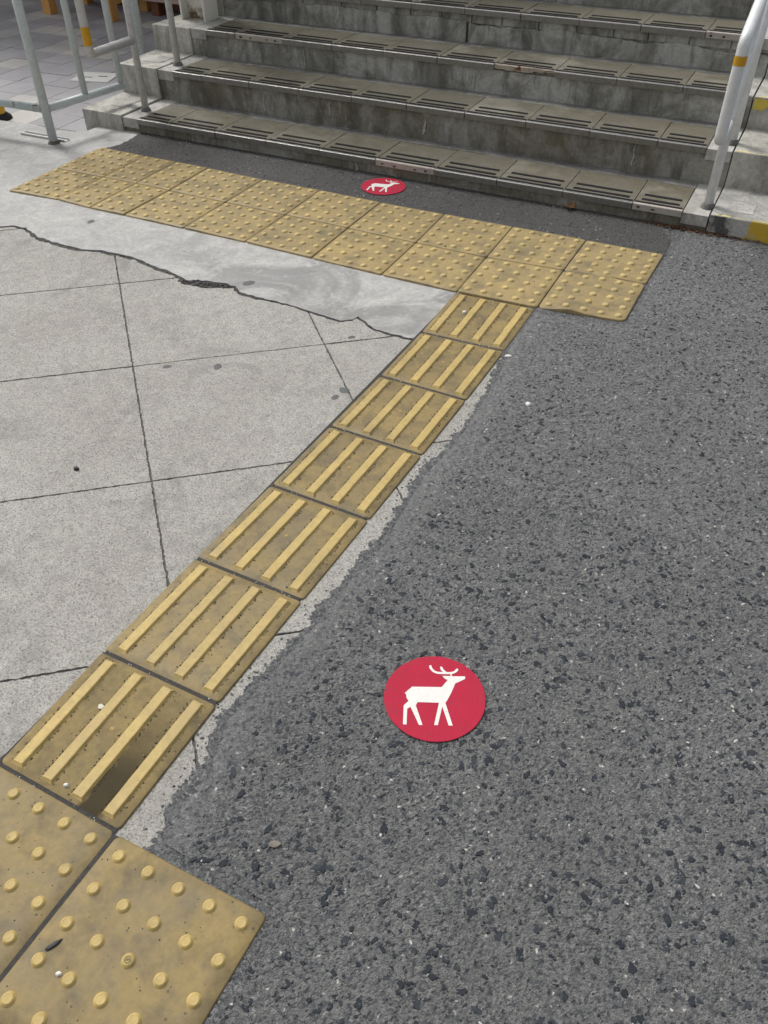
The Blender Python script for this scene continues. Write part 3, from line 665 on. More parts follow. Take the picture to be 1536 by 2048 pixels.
# the long studded strip at the foot of the stairs
TT = [(-2.349,2.698),(-2.068,2.702),(-1.878,2.704),(-1.697,2.708),(-1.382,2.705),(-1.083,2.713),(-0.777,2.714),(-0.479,2.726),(-0.178,2.738),(0.127,2.75),(0.431,2.76)]
MM = [(-2.335,2.378),(-2.054,2.392),(-1.869,2.4),(-1.68,2.401),(-1.376,2.407),(-1.07,2.411),(-0.77,2.416),(-0.462,2.416),(-0.164,2.422),(0.133,2.453),(0.433,2.486)]
LL = [(-2.323,2.07),(-2.051,2.097),(-1.858,2.091),(-1.676,2.099),(-1.369,2.107),(-1.067,2.114),(-0.756,2.112),(-0.452,2.11),(-0.15,2.115),(0.144,2.139),(0.441,2.182)]
for row, (lo, hi) in enumerate(((LL, MM), (MM, TT))):
    for i in range(10):
        cut = i in (1, 2)
        rowname = 'row away from the stairs' if row == 0 else 'row nearest the stairs'
        if row == 0 and i == 9: lab = 'yellow studded tactile tile with wavy curled front edge lying on the asphalt'
        elif row == 1 and i == 9: lab = 'yellow studded tactile tile at the right end of the row next to the stairs'
        elif row == 0 and i == 8: lab = 'yellow studded tactile tile that the line of bar tiles runs into'
        elif cut: lab = 'narrow cut yellow studded tile, %s from left in the %s' % (ORD[i], rowname)
        else: lab = 'full yellow studded tile, %s from left in the %s' % (ORD[i], rowname)
        wave = None
        if row == 0 and i == 9: wave = lambda u, v_: 0.010*math.exp(-((u-0.36)/0.15)**2)*max(0, 1-v_*1.25)+0.0045*math.exp(-((u-0.5)/0.14)**2)*max(0, v_*2-1)-0.0022*math.exp(-((u-0.08)/0.12)**2)*max(0, 1-v_*2)+0.0010
        elif row == 1 and i == 9: wave = lambda u, v_: 0.0040*math.exp(-((u-0.62)/0.16)**2)*max(0, 1-v_*1.4)
        elif row == 0: 
            ph = i*1.7; wave = lambda u, v_, ph=ph: 0.0022*max(0, math.sin(u*5+ph))*max(0, 1-v_*1.5)
        lo_a = lo[i]; lo_b = lo[i+1]
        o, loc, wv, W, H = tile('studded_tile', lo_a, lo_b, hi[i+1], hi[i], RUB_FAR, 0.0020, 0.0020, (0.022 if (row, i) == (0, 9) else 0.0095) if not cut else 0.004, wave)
        o.location.z = 0.0030+0.0006*((i*7+row*3) % 3)
        tag(o, lab, 'tactile tile', 'studded tiles along the stairs')
        nx = 3 if cut else 5
        for a in range(nx):
            for b in range(5):
                u, v_ = (0.5+a)/nx, 0.1+0.2*b
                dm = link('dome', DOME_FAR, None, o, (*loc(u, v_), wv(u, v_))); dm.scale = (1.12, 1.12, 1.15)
        for k in range(16):
            p = o.matrix_basis @ Vector((*loc(rc.random()*0.96+0.02, rc.random()*0.96+0.02), 0)); add_lump(crumb_v, crumb_f, p.x, p.y, p.z, rc.uniform(0.0009, 0.0026)*(1.8 if rc.random() < 0.08 else 1), rc, 0.6)
# grit in the joints between tiles
for i in range(8):
    for k in range(60):
        t = rc.random(); x = BL[i][0]+(BR[i][0]-BL[i][0])*t; y = BL[i][1]+(BR[i][1]-BL[i][1])*t
        add_lump(crumb_v, crumb_f, x, y+rc.uniform(-.003, .003), -0.004, rc.uniform(0.0008, 0.0022), rc, 1.0)
stuff(tag(link('dirt_crumbs', pd('dirt_crumbs', crumb_v, crumb_f), CRUMB), 'black dirt crumbs caught along the bars and joints of the yellow tiles', 'dirt'))
gv = []; gf = []
for k in range(170):
    i = rc.randrange(8); t = rc.random(); x = BL[i][0]+(BR[i][0]-BL[i][0])*t; y = BL[i][1]+(BR[i][1]-BL[i][1])*t
    if rc.random() < 0.45: x, y = rc.uniform(-0.15, 0.15), rc.uniform(0, 2.1)
    add_lump(gv, gf, x, y+rc.uniform(-.004, .004), -0.001 if k % 2 else 0.0, rc.uniform(0.0006, 0.0016), rc, 1.0)
stuff(tag(link('pale_grit', pd('pale_grit', gv, gf), STONE_W), 'tiny pale grit scattered on the yellow bar tiles', 'grit'))
# black dirt bed under the tiles, seen in the joints
bed = pd('dirt_bed', [(-0.148, 0.004, G+0.0034), (0.138, 0.004, G+0.0034), (0.138, 2.12, G+0.0034), (-0.145, 2.10, G+0.0034)], [(0, 1, 2, 3)])
bed = pd('dirt_bed', [(-0.148, 0.004, G+0.0034), (0.138, 0.004, G+0.0034), (0.138, 2.12, G+0.0034), (-0.145, 2.10, G+0.0034), (-0.16, -0.30, G+0.0033), (0.45, -0.30, G+0.0033), (0.45, -0.004, G+0.0033), (-0.16, -0.004, G+0.0033), (-0.15, -0.01, G+0.0029), (0.142, -0.01, G+0.0029), (0.142, 0.02, G+0.0029), (-0.15, 0.02, G+0.0029)], [(0, 1, 2, 3), (4, 5, 6, 7), (8, 9, 10, 11)])
stuff(tag(link('dirt_bed', bed, EARTH), 'black dirt packed in the joints between the bar tiles', 'dirt'))

# ------------------------------------------------------------------ round deer stickers
BODY = [(-0.589,0.077),(-0.443,0.23),(0.141,0.238),(0.266,0.414),(0.206,0.444),(0.157,0.512),(0.323,0.511),(0.32,0.575),(0.35,0.575),(0.354,0.508),(0.616,0.513),(0.614,0.449),(0.413,0.334),(0.335,0.123),(0.243,-0.076),(0.208,-0.129),(0.338,-0.642),(0.261,-0.644),(0.146,-0.218),(0.055,-0.64),(-0.017,-0.643),(0.084,-0.133),(-0.334,-0.132),(-0.369,-0.208),(-0.237,-0.648),(-0.306,-0.649),(-0.471,-0.246),(-0.535,-0.289),(-0.542,-0.646),(-0.611,-0.644),(-0.605,-0.217),(-0.51,-0.106),(-0.553,-0.039),(-0.558,0.032)]
ANT1 = [(-0.079,0.743),(-0.072,0.70),(-0.048,0.66),(-0.017,0.623),(0.021,0.598),(0.065,0.584),(0.117,0.58),(0.225,0.58),(0.333,0.585),(0.375,0.595),(0.412,0.616),(0.44,0.642),(0.46,0.673)]
ANT2 = [(0.141,0.714),(0.153,0.675),(0.173,0.646),(0.20,0.617),(0.229,0.592)]
def ribbon(bm, pts, hw, z):
    rows = []; n = len(pts)
    def frame(i):
        a = pts[max(0, i-1)]; b = pts[min(n-1, i+1)]; dx, dy = b[0]-a[0], b[1]-a[1]; q = math.hypot(dx, dy); return dx/q, dy/q
    def row(x, y, dx, dy, h): rows.append((bm.verts.new((x-dy*h, y+dx*h, z)), bm.verts.new((x+dy*h, y-dx*h, z))))
    dx, dy = frame(0)
    for k in range(4): t = math.radians(80-80*k/3); row(pts[0][0]-dx*hw*math.sin(t), pts[0][1]-dy*hw*math.sin(t), dx, dy, hw*math.cos(t))
    for i in range(1, n-1): row(*pts[i], *frame(i), hw)
    dx, dy = frame(n-1)
    for k in range(4): t = math.radians(80*k/3); row(pts[-1][0]+dx*hw*math.sin(t), pts[-1][1]+dy*hw*math.sin(t), dx, dy, hw*math.cos(t))
    for (a, b), (c_, d) in zip(rows, rows[1:]): bm.faces.new((a, b, d, c_))
def sticker(loc, R, rz, label):
    r_ = random.Random(int(R*1e5)); n = 96; v = []; f = []
    rj = [R*(1+0.0035*math.sin(k*0.9+1)*r_.random()) for k in range(n)]
    for z, s_ in ((-0.0012, 1.0), (0.0, 1.0), (0.0002, 0.99)):
        for k in range(n): v.append((rj[k]*s_*math.cos(2*math.pi*k/n), rj[k]*s_*math.sin(2*math.pi*k/n), z))
    for q in range(2):
        for k in range(n): f.append((q*n+k, q*n+(k+1) % n, (q+1)*n+(k+1) % n, (q+1)*n+k))
    f.append(tuple(range(2*n, 3*n)))
    o = link('floor_sticker', pd('floor_sticker', v, f), STICK, loc=loc, rot=(0, 0, rz)); tag(o, label, 'floor sticker', 'round deer stickers')
    bm = bmesh.new(); fb = bm.faces.new([bm.verts.new((x*R, y*R, 0)) for x, y in BODY]); bmesh.ops.triangulate(bm, faces=[fb])
    for A in (ANT1, ANT2):
        ribbon(bm, [(x*R, y*R) for x, y in A], 0.026*R, 0.00016 if A is ANT2 else 0.00008)
    me = bpy.data.meshes.new('deer_emblem'); bm.normal_update()
    for fc in bm.faces:
        if fc.normal.z < 0: fc.normal_flip()
    bm.to_mesh(me); bm.free()
    link('deer_emblem', me, WHITE, o, (0, 0, 0.00055))
    return o
sticker((0.5198, 0.5167, AZ+0.0030), 0.1022, math.radians(25.9), 'large red round floor sticker with white antlered deer on the open asphalt')
st2 = sticker((-0.8527, 2.8791, APZ+0.0036), 0.1000, math.radians(12), 'red round deer sticker on the dark asphalt at the foot of the stairs')

# ------------------------------------------------------------------ staircase
A = 0.03004
stair = empty('staircase', (0, 0, 0), A)
tag(stair, 'weathered concrete stairs with ribbed metal-edged treads and stepped side blocks', 'staircase')
D = [3.026, 3.3614, 3.6899, 4.0252, 4.358, 4.69, 5.02, 5.35]
HH = [0.0675, 0.2152, 0.3469, 0.4978, 0.645, 0.792, 0.94, 1.088]
S0, SP = -2.045, 0.295
SL, SR = -2.235, 0.512
def warped_box(name, x0, x1, y0, y1, z0, z1, amp, seed, step=0.05):
    """box whose front face and edges are slightly uneven, like hand-finished concrete"""
    r_ = random.Random(seed); bm = bmesh.new(); add_box(bm, x0, x1, y0, y1, z0, z1)
    nx = max(1, int((x1-x0)/step))
    bmesh.ops.subdivide_edges(bm, edges=[e for e in bm.edges if abs(e.verts[0].co.x-e.verts[1].co.x) > 0.01], cuts=nx)
    ph = [r_.uniform(0, 6.28) for _ in range(4)]
    for v in bm.verts:
        x = v.co.x
        if abs(v.co.y-y0) < 1e-5: v.co.y += amp*(math.sin(x*7+ph[0])+0.6*math.sin(x*19+ph[1]))*0.5+r_.uniform(-amp, amp)*0.25
        if abs(v.co.z-z1) < 1e-5: v.co.z += amp*0.4*(math.sin(x*5+ph[2])+0.6*math.sin(x*23+ph[3]))*0.5
    return bm_mesh(name, bm)
for k in range(8):
    zb = -0.08 if k == 0 else HH[k-1]-0.03
    m = RISER if k < 2 else RISER_UP
    link('step', warped_box('step', -2.335, 0.616, D[k]+(0.014 if k != 3 else 0.034), D[min(k+1, 7)]+(0.06 if k < 7 else 0.4), zb, HH[k]-0.0275, 0.0022, k), m, stair)
    if k < 5:
        # mortar at the back of the treads, and at both ends where the handrail posts stand
        link('mortar_joint', warped_box('mortar_joint', SL, SR, D[k]+0.278, D[k+1]+0.03, HH[k]-0.03, HH[k]-0.0012, 0.003, 20+k, 0.02), MORTAR_DK, stair)
        link('mortar_joint', warped_box('mortar_joint', -2.333, SL-0.0005, D[k]+0.005, D[k+1]+0.03, HH[k]-0.05, HH[k]-0.004, 0.003, 30+k, 0.02), MORTAR, stair)
        link('mortar_joint', warped_box('mortar_joint', SR+0.0005, 0.613, D[k]+0.005, D[k+1]+0.03, HH[k]-0.05, HH[k]-0.006, 0.003, 40+k, 0.02), MORTAR, stair)
# the fourth riser: plaster fallen away under the nosing, small filler bricks in the gap
rb = random.Random(8)
def plaster(s0, s1, seed):
    r_ = random.Random(seed); n = int((s1-s0)/0.012); top = []; z = HH[3]-0.062
    for i in range(n+1): z += r_.uniform(-.004, .004); z = min(max(z, HH[3]-0.078), HH[3]-0.050); top.append((s0+(s1-s0)*i/n, z))
    v = []; f = []
    for x, zt in top:
        y = D[3]+0.010+0.0015*math.sin(x*9); v += [(x, y, HH[2]-0.03), (x, y, zt-0.004), (x, y+0.005, zt), (x, D[3]+0.036, zt+0.001)]
    for i in range(n):
        for q in range(3): f.append((4*i+q, 4*i+4+q, 4*i+5+q, 4*i+1+q))
    f += [(0, 1, 2, 3), tuple(4*n+q for q in (3, 2, 1, 0))]
    link('plaster', pd('plaster', v, f), RISER_UP, stair)
plaster(-2.334, -0.852, 3); plaster(-0.838, 0.615, 4)
x = -2.33
while x < 0.57:
    w_ = rb.uniform(0.16, 0.24)
    link('filler_brick', box_mesh('filler_brick', x, min(x+w_, 0.61)-0.006, D[3]+0.020+rb.uniform(0, 0.006), D[3]+0.040, HH[3]-0.066, HH[3]-0.0285, 0.002), RISER_UP, stair); x += w_
# mortar step noses at the left end, under the tread ends (front filler)
def nosing_mesh(L, holes=False, broken=False):
    bm = bmesh.new(); h = 0.026
    r_ = random.Random(int(L*1000)+(5 if broken else 0)); n = 14 if broken else 1
    prof = [(0.0035, -h), (0.0, -h+0.001), (0.0, -0.003), (0.0008, -0.0008), (0.003, 0.0006), (0.0152, 0.0010), (0.0152, -0.004), (0.012, -h)]
    rows = []
    for i in range(n+1):
        x = L*i/n; row = []
        for (y, z) in prof:
            yy, zz = y, z
            if broken and z < -0.01: zz += r_.uniform(0, 0.008) if i < n*0.62 else r_.uniform(0.006, 0.019)
            if broken and y < 0.004: yy += r_.uniform(0.003, 0.008)+(0.004 if i > n*0.62 else 0)
            row.append(bm.verts.new((x, yy, zz)))
        rows.append(row)
    m = len(prof)
    for i in range(n):
        for q in range(m): bm.faces.new((rows[i][q], rows[i+1][q], rows[i+1][(q+1) % m], rows[i][(q+1) % m]))
    bm.faces.new(rows[0][::-1]); bm.faces.new(rows[-1])
    if holes and not broken:      # screw slots: dark pits proud of nothing, sunk boxes
        pass
    return bm_mesh('nosing', bm)
_cache = {}
def tread_tile(k, s0, s1, bare=None, faded=False):
    L = s1-s0-0.003; key = round(L, 3)
    if ('t', key) not in _cache:
        _cache['t', key] = box_mesh('tread_tile', 0, L, 0.0155, 0.276, -0.0255, 0.0, 0.0012); _cache['t', key].materials.append(TREAD)
        gm = box_mesh('grip_strip', 0.004, L-0.004, 0.0165, 0.0315, 0.0002, 0.0026, 0.0006); gm.materials.append(GRIP); _cache['g0', key] = gm
        m2 = min(0.028, L*0.12)
        gm = box_mesh('grip_strip', m2, L-m2*0.9, 0.0500, 0.0680, 0.0002, 0.0020, 0.0006); gm.materials.append(GRIP); _cache['g1', key] = gm
        gm = box_mesh('grip_strip', m2, L-m2*0.9, 0.1010, 0.1190, 0.0002, 0.0020, 0.0006); gm.materials.append(GRIP); _cache['g2', key] = gm
        _cache['n', key] = nosing_mesh(L); _cache['n', key].materials.append(NOSING)
    r_ = random.Random(k*100+int(s0*10)+50)
    o = link('tread_tile', _cache['t', key], None, stair, (s0+0.0015, D[k], HH[k]-r_.uniform(0, 0.0012)), (r_.uniform(-.003, .003), 0, 0))
    for g in ('g0', 'g1', 'g2'): link('grip_strip', _cache[g, key], None, o)
    if bare is None:
        nz = link('nosing', _cache['n', key], None, o, (0, r_.uniform(-0.0015, 0.0015), 0))
    else:
        me = nosing_mesh(L, True, bare == 'broken'); nz = link('nosing', me, NOSING_BROKE if bare == 'broken' else NOSING_BARE, o, (0, 0.002, 0))
        nz['label'] = 'bare whitish nosing with its metal cover missing'
    if bare:
        hm = bmesh.new()
        for fx in ((0.12, 0.33, 0.68, 0.86) if L > 0.25 else (0.12, 0.42)):
            w_ = r_.uniform(0.010, 0.018); hh_ = r_.uniform(0.006, 0.010); x = L*fx; z = -0.014+r_.uniform(-.003, .003)
            vs_ = [hm.verts.new((x+w_*0.5*math.cos(t)*r_.uniform(0.8, 1.2), -0.0011+(0.009 if bare == 'broken' else 0), z+hh_*0.5*math.sin(t)*r_.uniform(0.8, 1.2))) for t in [2*math.pi*q/8 for q in range(8)]]
            hm.faces.new(vs_)
        me = bpy.data.meshes.new('rust_slot'); hm.to_mesh(me); hm.free()
        link('rust_slot', me, EARTH, o)
    return o
for k in range(5):
    off = {0: -0.004, 1: -0.005, 2: 0.0045, 3: 0.005, 4: 0.0}[k]
    cuts = [SL]+[S0+off+SP*i for i in range(9)]+[SR]
    for i in range(10):
        bare = None
        if (k, i) in ((0, 5), (0, 9), (2, 1), (3, 9)): bare = 'bare'
        if (k, i) == (2, 6): bare = 'broken'
        tread_tile(k, cuts[i], cuts[i+1], bare)
# pale lime runs on the risers
rs = random.Random(15)
LIME = m_simple('lime_run', (0.40, 0.40, 0.37), 0.8, 0.3, 90)
for k, s_, z0, z1, w_ in ((1, -0.79, 0.088, 0.160, 0.007), (1, -1.68, 0.085, 0.165, 0.004), (2, -0.675, 0.222, 0.300, 0.007), (1, 0.22, 0.095, 0.18, 0.003), (2, -1.62, 0.23, 0.31, 0.003), (0, -0.97, -0.004, 0.035, 0.005), (1, -1.30, 0.11, 0.18, 0.003)):
    v = []; f = []; n = 14; x = s_
    for i in range(n+1):
        x += rs.uniform(-.003, .003); h_ = w_*rs.uniform(0.3, 1.0)*(1.5-i/n); v += [(x-h_, D[k]+0.0105, z0+(z1-z0)*i/n), (x+h_, D[k]+0.0105, z0+(z1-z0)*i/n)]
    for i in range(n): f.append((2*i, 2*i+1, 2*i+3, 2*i+2))
    link('lime_run', pd('lime_run', v, f), LIME, stair)
gv = []; gf = []
for k in range(4):
    for q in range(120):
        add_lump(gv, gf, rs.uniform(-2.32, 0.60), D[k+1]-abs(rs.gauss(0, 0.02))+0.012, HH[k]-0.002, rs.uniform(0.0008, 0.0030), rs, 0.8)
    for q in range(40): add_lump(gv, gf, rs.uniform(-2.33, -2.24), rs.uniform(D[k]+0.02, D[k+1]), HH[k]-0.005, rs.uniform(0.001, 0.004), rs, 0.8)
stuff(link('step_grit', pd('step_grit', gv, gf), MORTAR, stair))
# stepped side blocks
for k in range(6):
    top = [0.074, 0.216, 0.343, 0.50, 0.648, 0.795][k]
    zb = -0.08 if k == 0 else top-0.22
    bm = bmesh.new(); add_box(bm, -2.597, -2.3385, D[k]+0.001, D[k+1]+(0.02 if k < 5 else 1.2), -0.085, top, 0.004)
    link('side_block', bm_mesh('side_block', bm), CHEEK, stair)
    bm = bmesh.new(); add_box(bm, 0.620, 1.75, D[k]+0.001, D[k+1]+(0.02 if k < 5 else 1.2), -0.085, top-0.002, 0.004)
    link('side_block', bm_mesh('side_block', bm), CHEEK_P if k == 0 else CHEEK, stair)
# inlays let into the tops of the side blocks
YEL = m_simple('worn_pale_yellow_paint', (0.56, 0.49, 0.20), 0.7, 0.3, 40)
def inlay(x0, x1, y0, y1, z, mat=MORTAR): link('inlay', box_mesh('inlay', x0, x1, y0, y1, z-0.012, z+0.0022, 0.001), mat, stair)
inlay(0.680, 0.772, 3.092, 3.205, 0.0722, MORTAR); inlay(-2.50, -2.405, 3.14, 3.27, 0.0742, MORTAR); inlay(-2.52, -2.39, 3.46, 3.60, 0.2162, MORTAR)
rp = random.Random(91)
for k, s1_ in ((0, 1.7), (1, 1.7), (2, 1.7)):
    v = []; f = []; n = 90; top = [0.0722, 0.2142, 0.3412][k]
    for i in range(n+1):
        x = 0.625+(s1_-0.625)*i/n; dd = D[k]+0.008+0.006*rp.random()+0.010*max(0, math.sin(i*0.5)); v += [(x, D[k]+0.0052, top+0.0006), (x, dd, top+0.0006)]
    for i in range(n):
        if rp.random() < 0.86: f.append((2*i, 2*i+2, 2*i+3, 2*i+1))
    link('edge_paint', pd('edge_paint', v, f), YEL, stair)
# yellow paint run on the front of the second and third right-hand blocks
v = []; f = []; n = 40
for i in range(n+1):
    x = 0.625+0.5*i/n; lo = 0.305-0.012*rp.random()-0.01*math.sin(i*0.8); v += [(x, D[2]-0.0012, 0.335), (x, D[2]-0.0012, lo)]
for i in range(n):
    if i not in (9, 10, 14): f.append((2*i, 2*i+1, 2*i+3, 2*i+2))
link('paint_run', pd('paint_run', v, f), m_simple('yellow_paint', (0.56, 0.43, 0.06), 0.6, 0.25, 60), stair)

# ------------------------------------------------------------------ handrails (in stair coordinates)
def stairspace(o): o.location = (0, 0, 0); o.rotation_euler = (0, 0, A); return o
def st(s, d, z): return Vector((s*math.cos(A)-d*math.sin(A), s*math.sin(A)+d*math.cos(A), z))
def handrail(s, dpost, dloop, hloop, hk, mat, r, band, label, lean=0.0, loopz=None):
    base = st(s, dpost[0], HH[0]); hr = empty('handrail', base, A)
    tag(hr, label, 'handrail', 'handrails at the foot of the stairs')
    rel = lambda ds, d, z: (ds, d-dpost[0], z-HH[0])
    sl = 0.40; rail_h = lambda d: hk+sl*(d-dloop)
    for i, d in enumerate(dpost):
        p = link('post', tube_mesh('post', [rel(0, d, HH[i]-0.03), rel(0, d, rail_h(d)-0.004)], r*0.90), mat, hr)
        bm = bmesh.new(); 
        # cement collar at the foot of the post
        cm = lathe('collar', [(r*1.55, -0.006), (r*1.35, 0.004), (r*1.1, 0.014), (r*0.98, 0.017)], 16); bm.free()
        link('collar', cm, MORTAR_DK, p, rel(0, d, HH[i]-0.004))
    rail = link('rail', tube_mesh('rail', [rel(0, dpost[0]-r*0.4, hloop), rel(0, dloop, hloop), rel(0, dloop, hk), rel(0, 5.2, rail_h(5.2))], r, fillet=0.028), mat, hr)
    if band:
        b0, b1 = band; link('tape_band', tube_mesh('tape_band', [rel(0, dloop, b0), rel(0, dloop, b1)], r+0.0008, 20, False), BAND, rail)
    return hr
handrail(-2.289, (3.169, 3.487), 2.857, 0.395, 0.72, PIPE, 0.0195, (0.432, 0.510), 'grey pipe handrail at the left end of the stairs, looped end with amber tape')
handrail(0.594, (3.125, 3.470), 2.895, 0.385, 0.712, PIPE_W, 0.0205, (0.634, 0.664), 'silver white pipe handrail at the right end of the stairs')

# ------------------------------------------------------------------ fence on the left
fo = empty('pipe_fence', st(-2.532, 2.723, G), A)
tag(fo, 'pale blue grey pipe fence beside the left side of the stairs', 'fence')
rl = lambda s, d, z: (s+2.532, d-2.723, z-G)
pst = link('post', tube_mesh('post', [rl(-2.532, 2.723, -0.03), rl(-2.532, 2.723, 0.98)], 0.0215), FENCE, fo)
link('collar', lathe('collar', [(0.032, 0.0), (0.029, 0.005), (0.024, 0.012), (0.0216, 0.015)], 18), m_metal('rusty_collar', (0.10, 0.085, 0.07), 0.8, 0.0, 0.4, 1.2), pst, rl(-2.532, 2.723, G))
link('rail', tube_mesh('rail', [rl(-2.527, 2.735, 0.158), rl(-2.455, 3.225, 0.158)], 0.0185), FENCE, fo)
link('rail', tube_mesh('rail', [rl(-2.545, 2.718, 0.158), rl(-3.9, 2.675, 0.158)], 0.0185), FENCE_R, fo)
link('rail', tube_mesh('rail', [rl(-2.527, 2.735, 0.965), rl(-2.455, 3.225, 0.965)], 0.0185), FENCE, fo)
link('rail', tube_mesh('rail', [rl(-2.545, 2.718, 0.965), rl(-3.9, 2.675, 0.965)], 0.0185), FENCE, fo)
for d in (2.969, 3.205):
    s = -2.527+0.072*(d-2.735)/0.49; link('baluster', tube_mesh('baluster', [rl(s, d, 0.158), rl(s, d, 0.965)], 0.0165), FENCE, fo)
for s in (-2.95, -3.25, -3.55): link('baluster', tube_mesh('baluster', [rl(s, 2.705, 0.158), rl(s, 2.705, 0.965)], 0.0165), FENCE, fo)
link('post', tube_mesh('post', [rl(-3.9, 2.675, -0.03), rl(-3.9, 2.675, 0.98)], 0.0215), FENCE, fo)
# galvanised channel lying at the post foot
gt = empty('drain_channel', st(-2.64, 2.768, G), A+0.02)
tag(gt, 'short galvanised metal channel let into the concrete behind the fence post', 'channel')
GALV = m_metal('galvanised_channel', (0.45, 0.46, 0.46), 0.4, 0.6, 0.4)
link('channel_bed', box_mesh('channel_bed', -0.14, 0.15, -0.014, 0.014, -0.002, 0.0045), m_simple('channel_bed', (0.50, 0.50, 0.48), 0.6, 0.2, 40), gt)
for y0 in (-0.018, 0.0135): link('channel_side', box_mesh('channel_side', -0.14, 0.15, y0, y0+0.004, -0.002, 0.012, 0.0006), GALV, gt)
# yellow and black bollard foot at the left edge
yb = empty('rubber_stopper', (-3.262, 2.872, -0.034)); tag(yb, 'low yellow rubber stopper with black foot at the left picture edge', 'stopper')
link('body', lathe('body', [(0.040, 0.02), (0.047, 0.03), (0.047, 0.055), (0.040, 0.075), (0.02, 0.088), (0.004, 0.09)], 20), m_simple('bollard_yellow', (0.62, 0.36, 0.01), 0.4, 0.1), yb, (0, 0, 0))
link('foot', lathe('foot', [(0.075, 0.0), (0.072, 0.012), (0.048, 0.032), (0.04, 0.034)], 20), BLACK, yb)

# ------------------------------------------------------------------ paving left of the stairs
pv = struct(link('paving', pd('paving', [(-9, 2.3, -0.040), (-2.4, 2.3, -0.040), (-2.4, 9, -0.040), (-9, 9, -0.040)], [(0, 1, 2, 3)]), EARTH))
pm = box_mesh('paver', -0.1045, 0.1045, -0.1045, 0.1045, -0.02, 0.0, 0.0015); pm.materials.append(PAVER)
th = math.radians(4.5); ux = Vector((math.cos(th), math.sin(th)))*0.2125; uy = Vector((-math.sin(th), math.cos(th)))*0.2125
pc = Vector((-3.527, 3.482)); np_ = 0; rq = random.Random(4)
for i in range(-16, 8):
    for j in range(-5, 15):
        p = pc+ux*(i+0.5)+uy*(j+0.5)
        s = p.x*math.cos(A)+p.y*math.sin(A)
        if s > -2.62 and p.y > 2.95: continue
        if p.x < -0.98*p.y-1.35 or p.x > -0.35*p.y-1.20 or p.y < 2.72 or p.y > 6.4: continue
        link('paver', pm, None, pv, (p.x, p.y, -0.034+rq.uniform(-.0008, .0008)), (rq.uniform(-.003, .003), rq.uniform(-.003, .003), th)); np_ += 1
# pale square cover with two slots
cv = empty('drain_cover', (-3.36, 3.745, -0.033), th+0.25); tag(cv, 'pale square drain cover with two slots in the grey paving', 'drain cover')
link('plate', box_mesh('plate', -0.125, 0.125, -0.10, 0.10, -0.01, 0.003, 0.001), COVER, cv)
for x in (-0.045, 0.045): link('slot', box_mesh('slot', x-0.03, x+0.03, -0.005+x*0.3, 0.005+x*0.3, 0.002, 0.0042), EARTH, cv)
# steel pole on the paving beyond the fence
pl = empty('steel_pole', st(-2.83, 3.845, -0.034)); tag(pl, 'pale blue grey pole standing just behind the left side blocks of the stairs', 'pole')
link('shaft', tube_mesh('shaft', [(0, 0, 0), (0, 0, 2.9)], 0.024), FENCE, pl); link('base_flange', lathe('base_flange', [(0.05, 0), (0.05, 0.008), (0.026, 0.01)], 18), FENCE, pl)

# cream H column on the third left block
hc = empty('steel_column', st(-2.43, 3.92, 0.343), A); tag(hc, 'cream painted steel H column standing on the third left side block', 'column')
link('flange', box_mesh('flange', 0.072, 0.084, -0.064, 0.064, 0.0, 2.75, 0.001), COLP, hc)
link('flange', box_mesh('flange', -0.084, -0.072, -0.064, 0.064, 0.0, 2.75, 0.001), COLP, hc)
link('web', box_mesh('web', -0.0725, 0.0725, -0.005, 0.005, 0.0, 2.75), COLW, hc)

# wooden trestle bench with dark things behind, far left
wb = empty('wooden_stand', (-4.66, 5.0, -0.034), 0.03); tag(wb, 'honey coloured wooden stand on square legs at the back left', 'stand')
for x in (-0.31, 0.31):
    for y in (0.0, 0.42): link('leg', box_mesh('leg', x-0.04, x+0.04, y-0.04, y+0.04, 0.0, 0.72, 0.003), WOOD, wb)
link('stretcher', box_mesh('stretcher', -0.31, 0.62, 0.30, 0.345, 0.09, 0.135, 0.002), WOOD, wb)
for x in (-0.31, 0.31): link('stretcher', box_mesh('stretcher', x-0.02, x+0.02, 0.04, 0.38, 0.10, 0.18, 0.002), WOOD, wb)
link('top', box_mesh('top', -0.42, 0.42, -0.08, 0.50, 0.72, 0.76, 0.003), WOOD, wb)
w2 = empty('low_rack', (-3.86, 5.34, -0.034), 0.02); tag(w2, 'low dark red rack with a pale board behind the left handrail', 'rack')
link('board', box_mesh('board', -0.40, 0.42, -0.06, 0.06, 0.10, 0.125, 0.002), WOOD_P, w2)
for x in (-0.30, 0.05, 0.36): link('foot', box_mesh('foot', x-0.035, x+0.035, -0.04, 0.04, 0.0, 0.10, 0.002), WOOD_D, w2)
link('back_panel', box_mesh('back_panel', -0.55, -0.12, 0.10, 0.14, 0.02, 0.65, 0.002), WOOD_D, w2)
for i, (x, y, w_) in enumerate(((-4.75, 5.62, 0.26), (-4.32, 5.66, 0.22), (-3.72, 5.66, 0.30))):
    b = link('crate', box_mesh('crate', -w_/2, w_/2, -0.14, 0.14, 0.0, 0.42, 0.012), BLACK, loc=(x, y, -0.033), rot=(0, 0, 0.1*i))
    tag(b, ['black crate behind the left leg of the wooden stand', 'black crate in the middle behind the wooden stand', 'black crate behind the pale low board'][i], 'crate', 'black crates at the back')
bw = link('shop_wall', box_mesh('shop_wall', -9, -2.65, 6.45, 6.6, -0.08, 3.1), m_simple('dark_shop_wall', (0.05, 0.048, 0.045), 0.7, 0.3, 5)); tag(bw, 'dark wall at the back left behind the wooden stand', 'wall')

